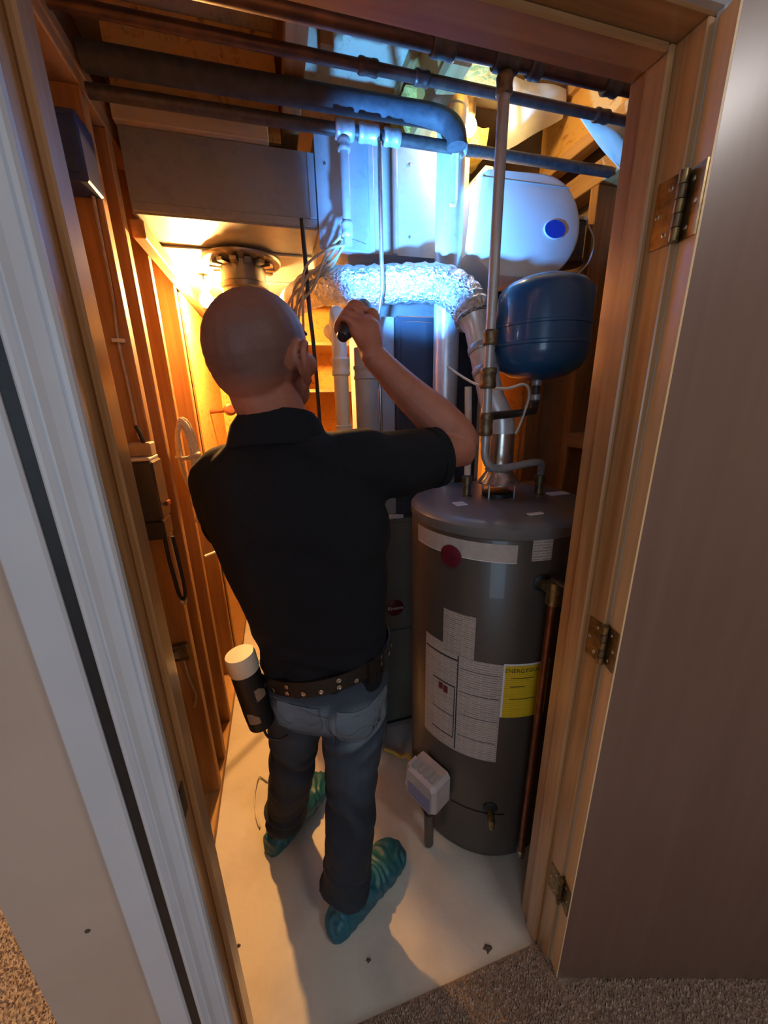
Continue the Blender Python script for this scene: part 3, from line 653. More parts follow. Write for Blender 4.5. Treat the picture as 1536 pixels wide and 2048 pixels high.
bg = MB().loft([el(.0435, .029, 1.2918), el(.0435, .029, 1.289), el(.042, .0275, 1.288)]).build('badge_rim', 'white_print', t, label='white rim of the oval badge')
MB().loft([el(.041, .0265, 1.2879), el(.041, .0265, 1.2868)]).build('badge', 'logo_blue', bg, label='blue oval badge')
t = thing('vent_tee', (1.16, 1.45, 2.03), 'dark round vent stub with a pale wire beside the humidifier', 'vent pipe')
MB().lathe([(.05, 0), (.054, .004), (.054, .016), (.05, .02), (.05, .13)], (1.14, 1.40, 2.045), seg=24).build('pipe', 'brownduct', t, True)
MB().lathe([(.050, 0), (.057, .003), (.057, .012), (.050, .015)], (1.14, 1.40, 2.175), seg=24).build('rim', 'steel', t, True)
tag(MB().tube([(1.17, 1.36, 2.18), (1.195, 1.34, 2.12), (1.18, 1.33, 2.05), (1.13, 1.32, 2.0), (1.06, 1.30, 1.955)], .003, 8, 6).build('thin_wire', 'cable_white', smooth=True), 'pale thin wire curving below the dark vent stub', 'wire')
B(.803, .84, 1.465, 1.60, 1.10, 2.36, .004).build('sheet_metal_post', 'kraft')
tag(bpy.data.objects['sheet_metal_post'], 'pale green sheet metal post left of the humidifier', 'post')

# insulation and facing overhead
def lump(name, x0, x1, y0, y1, z0, z1, mat, label, cat, amp=.015, group=None):
    mb = MB(); n = 10
    def g(P, Q, R_, flip=False):
        k = len(mb.v)
        for i in range(n + 1):
            for j in range(n + 1): mb.v.append(P + Q * (i / n) + R_ * (j / n))
        for i in range(n):
            for j in range(n):
                a = k + i * (n + 1) + j; mb.f.append((a, a + n + 1, a + n + 2, a + 1) if not flip else (a, a + 1, a + n + 2, a + n + 1))
    dx, dy, dz = V(x1 - x0, 0, 0), V(0, y1 - y0, 0), V(0, 0, z1 - z0); o = V(x0, y0, z0); e = V(x1, y1, z1)
    g(o, dx, dy, True); g(o, dy, dz, True); g(o, dz, dx, True); g(e, -dx, -dy); g(e, -dy, -dz, False); g(e, -dz, -dx, False)
    for p in mb.v:
        p += noise.noise_vector(p * 11) * amp + noise.noise_vector(p * 40) * (amp * .3)
    return tag(mb.build(name, mat, smooth=80), label, cat, group)
lump('insulation_batt', .57, .73, 1.10, 1.28, 2.44, 2.55, 'batt', 'yellow fibreglass batt tucked high between the joists by the riser pipe', 'insulation')
lump('insulation_batt', .52, .78, 1.50, 1.66, 2.42, 2.56, 'batt', 'yellow fibreglass batt glowing above the bright flue', 'insulation')
lump('insulation_batt', .75, .82, 1.48, 1.60, 2.395, 2.47, 'batt', 'orange yellow batt end hanging left of the pale facing sheet', 'insulation', .01)
def sheet(name, P, Y0, th, mat, label, bow=.03):
    mb = MB(); n = 10; a, b, c, d = [V(p) for p in P]; off = V(0, th, 0)
    for o in (V(0, 0, 0), off):
        for i in range(n + 1):
            for j in range(n + 1):
                u, v = i / n, j / n; p = a.lerp(b, u).lerp(d.lerp(c, u), v)
                p = p + V(0, -bow * math.sin(PI * u) * math.sin(PI * v) + .006 * math.sin(9 * u + 4 * v), 0) + o; mb.v.append(p)
    N = (n + 1) ** 2
    for i in range(n):
        for j in range(n):
            q = i * (n + 1) + j; mb.f.append((q, q + n + 1, q + n + 2, q + 1)); mb.f.append((N + q, N + q + 1, N + q + n + 2, N + q + n + 1))
    for i in range(n):
        for e in ((i * (n + 1), (i + 1) * (n + 1)), (i * (n + 1) + n, (i + 1) * (n + 1) + n), (i, i + 1), (n * (n + 1) + i, n * (n + 1) + i + 1)):
            mb.f.append((e[0], e[1], e[1] + N, e[0] + N))
    return tag(mb.build(name, mat, smooth=60), label, 'sheet')
sheet('facing_sheet', ((.909, 1.50, 2.432), (1.135, 1.50, 2.555), (1.14, 1.50, 2.64), (.872, 1.50, 2.64)), 0, .004, 'kraft', 'pale facing sheet sloping down beside the riser pipe')
sheet('facing_sheet', ((1.164, 1.22, 2.272), (1.196, 1.22, 2.266), (1.196, 1.22, 2.400), (.963, 1.22, 2.393)), 0, .004, 'kraft', 'pale facing sheet against the right wall above the gas pipe')
tag(B(.80, 1.195, 1.66, 1.68, 2.05, 2.64).build('duct_board', 'brownduct'), 'dark brown board behind the humidifier under the ceiling', 'board')
# plain black panel put in for the dark chase behind the tank
tag(B(.86, 1.19, 1.57, 1.59, 1.95, 2.36).build('dark_panel', 'coil'), 'black panel behind the humidifier and blue tank', 'liner sheet')

# ------------------------------------------------------------------ left wall fittings
t = thing('junction_box', (-.40, 1.235, 2.07), 'dark blue electrical box high on the first left stud', 'electrical box')
bx = MB().box(-.452, -.366, 1.20, 1.289, 2.07, 2.205, .004); bx.build('box', 'boxblue', t)
B(-.440, -.378, 1.1955, 1.1998, 2.085, 2.19, .002).build('cover', 'boxblue', t)
B(-.425, -.405, 1.191, 1.1953, 2.12, 2.16, .002).build('switch', 'panel_grey', t)
tag(MB().tube([(-.385, 1.27, 2.069), (-.388, 1.275, 2.0), (-.392, 1.282, 1.85), (-.40, 1.282, 1.74), (-.398, 1.282, 1.60), (-.40, 1.282, 1.47)], .0042, 8, 6).build('wire', 'cable', smooth=True), 'tan cable stapled down the first left stud below the blue box', 'cable')
tag(B(-.414, -.384, 1.2755, 1.289, 1.735, 1.745, .001).build('cable_staple', 'cap_white'), 'small white staple holding the cable on the first left stud', 'staple')
t = thing('power_supply', (-.40, 1.22, 1.17), 'black power supply box mounted on the left studs behind the jamb', 'power supply')
B(-.455, -.352, 1.195, 1.2885, 1.235, 1.415, .006).build('case', 'black_plastic', t)
B(-.445, -.356, 1.205, 1.2885, 1.175, 1.234, .004).build('lower_case', 'black_plastic', t)
B(-.448, -.358, 1.198, 1.286, 1.4155, 1.424, .002).build('metal_cap', 'cap_white', t)
B(-.42, -.36, 1.235, 1.285, 1.4245, 1.463, .003).build('terminal_block', 'cable', t)
MB().tube([(-.375, 1.24, 1.4635), (-.38, 1.24, 1.49), (-.39, 1.25, 1.51)], .006, 8).build('lead', 'rubber', t, True)
B(-.351, -.343, 1.24, 1.27, 1.27, 1.285, .002).build('screw_tab', 'copper', t)
(MB().tube([(-.372, 1.24, 1.174), (-.372, 1.24, 1.10), (-.366, 1.235, 1.02), (-.362, 1.235, .97), (-.352, 1.24, .95), (-.346, 1.245, .98), (-.348, 1.25, 1.06), (-.352, 1.25, 1.168)], .0055, 10, 6).build('power_cord', 'rubber', t, True, label='black cord loop'))
(MB().tube([(-.362, 1.262, 1.174), (-.356, 1.262, 1.05), (-.352, 1.262, .97), (-.356, 1.262, .925), (-.37, 1.266, .93)], .0045, 8, 6).build('power_cord', 'cable_white', t, True, label='white cord'))
t = thing('rope_coil', (-.355, 1.55, 1.2), 'coil of pale rope hung on the left studs', 'rope')
for k in range(6):
    r1 = .018 + .003 * k; P = []
    for i in range(25):
        a = 2 * PI * i / 24; P.append((-.328 + r1 * math.cos(a), 1.50 + .008 * k + .006 * math.sin(2 * a + k), 1.385 + (.115 + .008 * (k % 3)) * math.sin(a)))
    MB().tube(P, .0065, 8).build('rope_loop', 'rope', t, True)
MB().tube([(-.362, 1.50, 1.385), (-.33, 1.488, 1.38), (-.292, 1.50, 1.39), (-.292, 1.54, 1.39)], .007, 8, 4).build('rope_tie', 'rope', t, True)
MB().tube([(-.33, 1.51, 1.27), (-.335, 1.505, 1.22), (-.325, 1.51, 1.17), (-.335, 1.51, 1.13)], .0055, 8, 4).build('rope_tail', 'rope', t, True)
t = thing('outlet_box', (-.40, 1.26, .72), 'small metal wire connector on the lower part of the first left stud', 'electrical box')
B(-.43, -.38, 1.262, 1.2885, .70, .76, .003).build('box', 'brass_dull', t)
MB().tube([(-.40, 1.27, .70), (-.395, 1.27, .62), (-.385, 1.272, .54), (-.40, 1.275, .49)], .0045, 8, 5).build('lead', 'cable', t, True)
B(-.425, -.405, 1.2585, 1.2615, .715, .745, .001).build('cover_tab', 'steel', t)
tag(MB().tube([(-.36, 1.66, .93), (-.30, 1.72, .93), (-.22, 1.80, .935)], .006, 8).build('hook_rod', 'cap_white', smooth=True), 'thin pale rod sticking out from the left studs', 'rod')
t = thing('wall_valve', (-.24, 2.3, 1.45), 'small brown valve handle on the left wall beside the man\'s collar', 'valve')
MB().lathe([(.03, 0), (.034, .006), (.034, .03), (.022, .04), (.0001, .04)], (-.25, 2.35, 1.53), (.3, -1, .1), 16).build('handle', 'copper', t, True)
MB().tube([(-.361, 2.40, 1.52), (-.25, 2.36, 1.53)], .012, 10).build('stem', 'copper', t, True)
tag(MB().tube([(-.19, 1.30, .008), (-.225, 1.33, .010), (-.24, 1.26, .008), (-.23, 1.17, .010), (-.215, 1.12, .008)], .0035, 8, 6).build('floor_wire', 'cable_white', smooth=True), 'thin white wire lying on the floor by the left shoe', 'wire')
def crumb(x, y, s, label):
    mb = MB(); n = 9
    mb.loft([[V(x + s * (1 + .35 * math.sin(5 * q)) * math.cos(q) * k, y + s * (.7 + .3 * math.cos(3 * q)) * math.sin(q) * k, z) for q in (2 * PI * j / n for j in range(n))] for k, z in ((1, .0003), (.9, .003), (.3, .005))])
    return tag(mb.build('floor_debris', 'ink'), label, 'debris')
crumb(.452, .585, .013, 'brown crumb on the concrete right beside the carpet edge')
crumb(.105, .66, .007, 'dark speck on the concrete below the right shoe heel')
crumb(-.265, .80, .006, 'dark speck on the concrete near the left jamb')

# ------------------------------------------------------------------ the man
def remesh(mb, voxel, iters=3, fac=.5):
    me = bpy.data.meshes.new('tmp'); me.from_pydata(mb.v, [], mb.f); me.update()
    o = bpy.data.objects.new('tmp', me); COL.objects.link(o)
    r = o.modifiers.new('r', 'REMESH'); r.mode = 'VOXEL'; r.voxel_size = voxel; r.adaptivity = 0
    s = o.modifiers.new('s', 'SMOOTH'); s.iterations = iters; s.factor = fac
    bpy.context.view_layer.update()
    dg = bpy.context.evaluated_depsgraph_get(); ev = o.evaluated_get(dg)
    m2 = bpy.data.meshes.new_from_object(ev); 
    out = MB(); out.v = [v.co.copy() for v in m2.vertices]; out.f = [tuple(p.vertices) for p in m2.polygons]
    nor = [v.normal.copy() for v in m2.vertices]
    bpy.data.objects.remove(o); bpy.data.meshes.remove(me); bpy.data.meshes.remove(m2)
    return out, nor
def limb(mb, path, radii, k=6, seg=20):
    """tapering limb; radii (a,b) pairs are half-axes across / along the given side vector"""
    P = catmull([V(p) for p in path], k); n = len(P)
    R_ = catmull([Vector((r, r, 0)) if not isinstance(r, tuple) else Vector((r[0], r[1], 0)) for r in radii], k)
    rings = []; t0 = (P[1] - P[0]).normalized(); a = Vector((1, 0, 0)) if abs(t0.x) < .8 else Vector((0, 1, 0))
    u = (a - t0 * a.dot(t0)).normalized()
    for i, p in enumerate(P):
        t = (P[min(i + 1, n - 1)] - P[max(i - 1, 0)]).normalized(); u = (u - t * u.dot(t)).normalized(); w = t.cross(u)
        rings.append([p + u * (math.cos(q) * R_[i].x) + w * (math.sin(q) * R_[i].y) for q in (2 * PI * j / seg for j in range(seg))])
    c0, c1 = rings[0], rings[-1]
    mb.loft([[P[0] + (q - P[0]) * .5 - t0 * R_[0].x * .35 for q in c0]] + rings + [[P[-1] + (q - P[-1]) * .5 + t * R_[-1].x * .35 for q in c1]])
    return mb
def torso_rings(spec, seg=40, k=5):
    ctr = catmull([V(s[0]) for s in spec], k); dim = catmull([Vector((s[1], s[2], s[3])) for s in spec], k)
    rings = []
    for c, d in zip(ctr, dim):
        ph = d.z; r = V(math.cos(ph), -math.sin(ph), 0); f = V(math.sin(ph), math.cos(ph), 0); e = .86
        rings.append([c + r * (d.x * math.copysign(abs(math.cos(q)) ** e, math.cos(q))) + f * (d.y * math.copysign(abs(math.sin(q)) ** e, math.sin(q))) for q in (2 * PI * j / seg for j in range(seg))])
    return rings
def ellipsoid(mb, c, r, fr=None, seg=24, ri=14, fn=None):
    c = V(c); fr = fr or Matrix.Identity(3); rings = []
    for i in range(ri + 1):
        th = PI * i / ri
        rings.append([c + fr @ Vector((r[0] * max(math.sin(th), .02) * math.cos(q), r[1] * max(math.sin(th), .02) * math.sin(q), -r[2] * math.cos(th))) for q in (2 * PI * j / seg for j in range(seg))])
    return mb.loft(rings)
D = math.radians
man = thing('person', (.03, .92, 0), 'man in black polo shirt and jeans aiming a flashlight, seen from behind', 'person')

# head frame: faces right of the view, tipped up
HC = V(-.012, .795, 1.655)
hy, ht = D(34), D(14)
Fh = V(math.sin(hy) * math.cos(ht), math.cos(hy) * math.cos(ht), math.sin(ht)); Rh = V(math.cos(hy), -math.sin(hy), 0); Uh = Rh.cross(Fh)
HF = Matrix((Rh, Fh, Uh)).transposed()
hp = lambda x, y, z: HC + HF @ Vector((x, y, z))
sk = MB()
ellipsoid(sk, hp(0, -.012, .018), (.086, .106, .094), HF)
ellipsoid(sk, hp(0, -.052, -.005), (.071, .060, .072), HF)
ellipsoid(sk, hp(0, .032, -.030), (.068, .070, .088), HF)
ellipsoid(sk, hp(0, .050, -.085), (.050, .045, .035), HF)
ellipsoid(sk, hp(0, .085, -.102), (.022, .020, .017), HF)
ellipsoid(sk, hp(0, .086, .018), (.050, .018, .014), HF)
limb(sk, [hp(0, .098, .012), hp(0, .112, -.018), hp(0, .122, -.034)], [.009, .012, .016])
ellipsoid(sk, hp(0, .103, -.066), (.024, .010, .007), HF)
ellipsoid(sk, hp(0, .100, -.078), (.020, .010, .007), HF)
for s in (-1, 1):
    ellipsoid(sk, hp(s * .050, .062, -.032), (.022, .03, .024), HF)
    # ear: rim, lobe and bowl
    E0 = lambda a, b: hp(s * (.084 + .018 * (.5 - b * 6)), -.004 - .0 + a, b - .022)
    rim = [hp(s * .080, .010, -.012), hp(s * .091, .004, .010), hp(s * .099, -.014, .016), hp(s * .103, -.030, .004), hp(s * .101, -.030, -.018), hp(s * .093, -.016, -.038), hp(s * .085, -.002, -.050), hp(s * .080, .006, -.046)]
    limb(sk, rim, [.006, .006, .0065, .0065, .0065, .007, .0085, .006], 4, 10)
    limb(sk, [hp(s * .080, .004, -.004), hp(s * .090, -.012, -.006), hp(s * .091, -.014, -.026), hp(s * .083, -.002, -.036)], [.006, .006, .006, .005], 4, 10)
    ellipsoid(sk, hp(s * .087, -.010, -.014), (.006, .024, .032), HF)
# neck
NB = V(-.002, .800, 1.475)
limb(sk, [NB, V(.0, .797, 1.53), hp(0, -.030, -.060), hp(0, -.018, -.01)], [(.072, .066), (.064, .064), (.062, .064), .06])
# shoulders inside the shirt
limb(sk, [(-.11, .86, 1.40), (0, .82, 1.44), (.15, .81, 1.41)], [.04, .055, .04])
# right arm
SR, ER, WR = V(.165, .805, 1.425), V(.447, .872, 1.447), V(.243, .955, 1.672)
limb(sk, [SR, SR.lerp(ER, .45) + V(0, 0, -.006), SR.lerp(ER, .8), ER + V(.012, -.004, -.004)], [.056, .053, .047, .043])
fa = ER.lerp(WR, .3)
limb(sk, [ER + V(.012, -.002, -.008), ER.lerp(WR, .10) + V(.012, 0, .004), ER.lerp(WR, .30) + V(.004, 0, .006), ER.lerp(WR, .62), ER.lerp(WR, .88), WR], [.040, .049, .051, .042, .0335, (.033, .029)])
# left arm, held in front of the chest
SL, EL, WL = V(-.120, .868, 1.408), V(-.135, 1.06, 1.215), V(.055, 1.20, 1.265)
limb(sk, [SL.lerp(EL, .15), SL.lerp(EL, .5), EL], [.045, .048, .043])
limb(sk, [EL, EL.lerp(WL, .25), EL.lerp(WL, .6), WL], [.042, .047, .038, .030])
# right hand closed on the flashlight
FA = V(.54, .61, .60).normalized()
FC = V(.205, 1.005, 1.752)                 # grip centre on the flashlight axis
FR = .0165
t0 = (FC - WR); t0 = (t0 - FA * t0.dot(FA)).normalized()
u0 = FA.cross(t0).normalized()
if u0.dot(V(0, 0, CAMZ) - FC) < 0: u0 = -u0
def gripper(mb, W, FC, FA, t0, u0, fr, s=1.0):
    RR = fr + .0115
    mid = FC + u0 * RR - t0 * .006
    # palm
    limb(mb, [W, W.lerp(mid, .35) + u0 * .006, W.lerp(mid, .7) + u0 * .006, mid - u0 * .002 - t0 * .016], [(.030, .027), (.034, .022), (.040, .018), (.038, .0115)])
    for dsp, a in ((-.5, .7), (0, 0), (.5, -.4)):
        limb(mb, [W + FA * dsp * .03, mid + FA * (dsp * .056) - t0 * .032, mid + FA * (dsp * .066) - t0 * .016], [.024, .0160, .0100])
    for i, (sft, ln, r) in enumerate(((.037, 205, .0086), (.0125, 222, .0089), (-.012, 212, .0086), (-.0355, 190, .0076))):
        pts = []; rad = []
        for k in range(7):
            th = D(-26 + (ln + 18) * k / 6); q = RR + .0035 * max(0, math.sin(th * 3.0)) * (1 if k in (2, 4) else .3)
            pts.append(FC + FA * (sft + .002 * math.sin(th)) + u0 * (q * math.cos(th)) + t0 * (q * math.sin(th)))
            rad.append(r * (1.08, 1.0, 1.04, .95, .97, .88, .76)[k])
        limb(mb, pts, rad, 4, 14)
    # thumb leaves the side of the palm near the wrist and closes along the barrel
    b0 = W.lerp(mid, .42) + FA * .026 - u0 * .006
    limb(mb, [b0 - t0 * .012, b0 + FA * .016 - u0 * .010, FC + FA * .052 + t0 * (-.018) - u0 * (.010), FC + FA * .060 - u0 * (RR * .98) + t0 * .006, FC + FA * .060 - u0 * (RR * .80) + t0 * .019], [.016, .0155, .0125, .011, .0085], 4, 14)
gripper(sk, WR, FC, FA, t0, u0, FR)
# left hand, loosely curled
ld = (WL - EL).normalized(); lu = V(0, 0, 1); lu = (lu - ld * lu.dot(ld)).normalized(); lw = ld.cross(lu)
limb(sk, [WL, WL + ld * .04, WL + ld * .085], [(.028, .026), (.022, .036), (.018, .036)])
for i, (o, L) in enumerate(((.030, .9), (.010, 1.0), (-.010, .95), (-.029, .8))):
    b = WL + ld * .082 + lu * o
    limb(sk, [b, b + ld * .035 * L + lw * .006, b + ld * .052 * L + lw * .030 * L, b + ld * .046 * L + lw * .055 * L], [.0098, .0092, .0086, .0072], 4, 12)
limb(sk, [WL + ld * .02 + lu * .024, WL + ld * .045 + lu * .046 + lw * .014, WL + ld * .075 + lu * .044 + lw * .034], [.0145, .012, .0095], 4, 12)
body, nb = remesh(sk, .0036, 2, .5)
bo = body.build('body', 'skin', man, 180)
# shaved hair shows as a darker mask above the hairline
at = bo.data.attributes.new('stubble', 'FLOAT', 'POINT')
inv = HF.transposed()
for i, p in enumerate(body.v):
    q = inv @ (p - HC)
    f = 0.0
    if q.length < .2:
        line = -.050 if q.y < -.015 else (-.050 + (q.y + .015) * 1.9)
        f = max(0, min(1, (q.z - line) / .035)) * max(0, min(1, (.062 + (q.z - .02) * .3 - q.y) / .02 ))
        if math.hypot(q.y + .012, q.z + .014) < .040 and abs(q.x) > .074: f = 0
        top = max(0, min(1, (q.z - .05) / .05)); f *= (1 - .25 * top)
    at.data[i].value = f
for s in (-1, 1):
    e = MB(); ellipsoid(e, hp(s * .031, .083, -.002), (.0125, .0115, .0115), HF, 16, 10)
    eo = e.build('eye', 'eye', man, True)
    e = MB(); limb(e, [hp(s * .016, .106, .020), hp(s * .033, .104, .026), hp(s * .048, .092, .022)], [.0035, .004, .003], 3, 8)
    e.build('eyebrow', 'ink', man, True)

# polo shirt
sh = MB()
spec = [((.066, .895, .845), .176, .118, .42), ((.062, .890, .93), .174, .116, .40), ((.055, .880, 1.02), .176, .114, .36), ((.047, .868, 1.12), .186, .120, .30),
        ((.038, .855, 1.22), .196, .126, .26), ((.030, .845, 1.31), .203, .126, .24), ((.022, .838, 1.385), .198, .116, .22), ((.014, .83, 1.435), .172, .098, .22), ((.006, .815, 1.478), .125, .094, .22), ((.001, .806, 1.503), .092, .086, .22), ((.0, .803, 1.512), .08, .076, .22)]
sh.loft(torso_rings(spec))
limb(sh, [(.03, .825, 1.43), SR + V(-.01, 0, .0), SR.lerp(ER, .35) + V(0, 0, -.010), SR.lerp(ER, .58) + V(0, 0, -.012), SR.lerp(ER, .70) + V(0, 0, -.012)], [(.06, .07), (.078, .080), (.078, .080), (.071, .073), (.069, .070)])
limb(sh, [(.10, .83, 1.34), SR.lerp(ER, .22) + V(-.02, 0, -.035)], [.07, .05])
limb(sh, [(0, .84, 1.42), SL + V(.01, 0, 0), SL.lerp(EL, .35) + V(-.008, -.005, 0), SL.lerp(EL, .72) + V(-.006, -.005, 0)], [(.07, .07), (.074, .078), (.072, .072), (.068, .068)])
shirt, ns = remesh(sh, .0055, 6, .5)
for p, n in zip(shirt.v, ns):
    a = p - V(.05, .85, 1.2)
    f = .0040 * noise.noise(V(p.x * 9 + p.z * 4, p.y * 9, p.z * 7 - p.x * 6)) + .0022 * noise.noise(V(p.x * 20 - p.z * 17, p.y * 20, p.z * 14))
    # pulls running from the raised right shoulder across the back
    d = (p - SR); g = math.exp(-((d.length - .13) / .16) ** 2)
    f += .0060 * g * math.sin(26 * (d.z * 1.25 + d.x * .55) + 3 * noise.noise(p * 8))
    w = math.exp(-((p.z - .93) / .08) ** 2); f += .0045 * w * math.sin(55 * p.z + 9 * noise.noise(p * 6))
    p += n * f
so = shirt.build('polo_shirt', 'shirt', man, 180)
cr = []
for (dz, k, lean) in ((.0, 1.00, 0), (.030, .93, 0), (.044, .90, 0), (.046, .95, 0), (.030, 1.10, 0), (.004, 1.27, 0), (.0, 1.25, 0)):
    cr.append([V(.0, .802, 1.492) + V(.0815 * k * math.cos(q) , .0765 * k * math.sin(q), dz - .022 * math.sin(q) * 1 + (-.016 if dz < .02 and k > 1.1 else 0)) for q in (2 * PI * j / 44 for j in range(44))])
MB().loft(cr + [cr[0]], cap=False).build('collar', 'shirt', man, True)
# sleeve hem bands
for A, Bq, kx, off in ((SR, ER, .705, V(0, 0, -.012)), (SL, EL, .72, V(-.006, -.005, 0))):
    c = A.lerp(Bq, kx) + off; ax = (Bq - A).normalized()
    MB().lathe([(.060, -.012), (.0735, -.013), (.0745, -.010), (.0735, .010), (.071, .0115), (.060, .010)], c, ax, 36).build('sleeve_hem', 'shirt', man, True)

# jeans
HRt, HLt = V(.140, .868, .83), V(-.008, .955, .83)
KR, KL = V(.108, .832, .46), V(-.052, 1.005, .46)
AR, AL = V(.066, .796, .112), V(-.108, 1.070, .112)
jm = MB()
jm.loft(torso_rings([((.066, .906, .70), .155, .105, .50), ((.066, .905, .76), .174, .124, .50), ((.066, .902, .83), .177, .130, .48), ((.065, .898, .90), .170, .116, .45), ((.062, .893, .97), .160, .106, .42)], 36))
limb(jm, [HRt, HRt.lerp(KR, .3), HRt.lerp(KR, .65), KR, KR.lerp(AR, .35) + V(.0, -.016, 0), KR.lerp(AR, .75) + V(0, -.006, 0), AR], [.094, .095, .085, .076, .075, .072, .078])
limb(jm, [HLt, HLt.lerp(KL, .3), HLt.lerp(KL, .65), KL, KL.lerp(AL, .35) + V(.0, -.014, 0), KL.lerp(AL, .75) + V(0, -.005, 0), AL], [.094, .095, .085, .076, .074, .071, .077])
for h, s in ((V(.128, .842, .80), 1), (V(.000, .918, .80), -1)):
    ellipsoid(jm, h + V(-.010, -.035, -.012), (.083, .080, .092))
jeans, nj = remesh(jm, .0055, 4, .5)
fade = []
for p, n in zip(jeans.v, nj):
    kn = math.exp(-((p.z - .44) / .10) ** 2); an_ = math.exp(-((p.z - .13) / .09) ** 2); st = math.exp(-((p.z - .69) / .07) ** 2)
    fo = .0042 * kn * math.sin(70 * p.z + 30 * p.x + 5 * noise.noise(p * 9)) + .0065 * an_ * math.sin(85 * p.z + 8 * noise.noise(p * 7)) + .0050 * st * math.sin(75 * p.z - 22 * p.x + 5 * noise.noise(p * 6)) + .003 * noise.noise(p * 14)
    p += n * fo
    seat = math.exp(-((p.z - .775) / .07) ** 2) * max(0, -n.y) ; thigh = .35 * math.exp(-((p.z - .60) / .12) ** 2) * max(0, -n.y)
    fade.append(max(0, min(1, .95 * seat + thigh + .55 * fo * 80 * (st + kn) * .5)))
jo = jeans.build('jeans', 'jeans', man, 180)
at = jo.data.attributes.new('fade', 'FLOAT', 'POINT')
for i, f in enumerate(fade): at.data[i].value = f
bvj = BVHTree.FromPolygons(jeans.v, jeans.f)
def stick(points, direction, off):
    out = []; d = V(direction).normalized()
    for p in points:
        h = bvj.ray_cast(V(p) - d * .4, d)
        if h[0] is None: h = bvj.find_nearest(V(p))
        out.append(h[0] + h[1] * off)
    return out
bdv = V(math.sin(.45), math.cos(.45), 0); brv = V(math.cos(.45), -math.sin(.45), 0)
for s in (-1, 1):
    c = V(.062, .78, .775) + brv * (s * .082)
    outl = [(-.058, .055), (.058, .055), (.060, -.02), (.0, -.052), (-.060, -.02)]
    n = 6; mb = MB(); rows = []
    for i in range(n + 1):
        z = .055 - .107 * i / n; hw = .058 + .002 * i / n if z > -.02 else .060 * max(.12, (z + .054) / .034)
        rows.append(stick([c + brv * (hw * (2 * j / 8 - 1)) + V(0, 0, z) for j in range(9)], bdv, .003))
    mb.loft(rows, cap=False, closed=False); po = mb.build('back_pocket', 'jeans', man, True)
    at = po.data.attributes.new('fade', 'FLOAT', 'POINT')
    for q in at.data: q.value = .62
    edge = stick([c + brv * a + V(0, 0, b) for a, b in ((-.056, .05), (-.057, -.018), (0, -.048), (.057, -.018), (.056, .05))], bdv, .0042)
    MB().tube(edge, .0012, 6, 5).build('stitching', 'stitch', po)
    arc = stick([c + brv * a + V(0, 0, b) for a, b in ((-.055, .012), (-.028, -.006), (0, .012), (.028, -.006), (.055, .012))], bdv, .0042)
    MB().tube(arc, .0012, 6, 5).build('stitching', 'stitch', po)
yoke = stick([V(.062, .78, .775) + brv * a + V(0, 0, b) for a, b in ((-.15, .060), (-.07, .045), (0, .03), (.07, .045), (.15, .060))], bdv, .0035)
MB().tube(yoke, .0014, 6, 6).build('yoke_seam', 'stitch', man)
seam = stick([V(.062, .78, .775) + V(0, 0, b) for b in (.03, -.01, -.05, -.08)], bdv, .003)
MB().tube(seam, .0013, 6, 4).build('seat_seam', 'stitch', man)

# belt over the shirt hem
ph = .42; br_, bf_ = V(math.cos(ph), -math.sin(ph), 0), V(math.sin(ph), math.cos(ph), 0)
def beltpt(q, k, dz):
    return V(.063, .892, .905) + br_ * ((.181 + k) * math.cos(q)) + bf_ * ((.124 + k) * math.sin(q)) + V(0, 0, dz + .040 * math.cos(q) + .012 * math.sin(q))
rg = []
for k, dz in ((.0, -.022), (.006, -.022), (.007, 0), (.006, .022), (.0, .022)):
    rg.append([beltpt(2 * PI * j / 72, k, dz) for j in range(72)])
bl = MB().loft(rg + [rg[0]], cap=False).build('belt', 'belt', man, 50, label='wide black studded belt')
for k in range(12):
    q = D(-150 + k * 14)
    for dz in (-.010, .010):
        if dz > 0 and k % 3: continue
        c = beltpt(q, .0072, dz); nrm = (beltpt(q, .02, dz) - beltpt(q, 0, dz)).normalized()
        MB().lathe([(.0025, 0), (.006, .0002), (.0065, .0012), (.004, .002), (.0025, .0012)], c, nrm, 12).build('eyelet', 'steel', bl, True)
for q in (-38, -20):
    c = beltpt(D(q), .009, -.004); nrm = (beltpt(D(q), .02, 0) - beltpt(D(q), 0, 0)).normalized(); tg = zz.cross(nrm)
    MB().obox(c, tg, nrm, zz, .010, .004, .031).build('belt_loop', 'belt', bl)

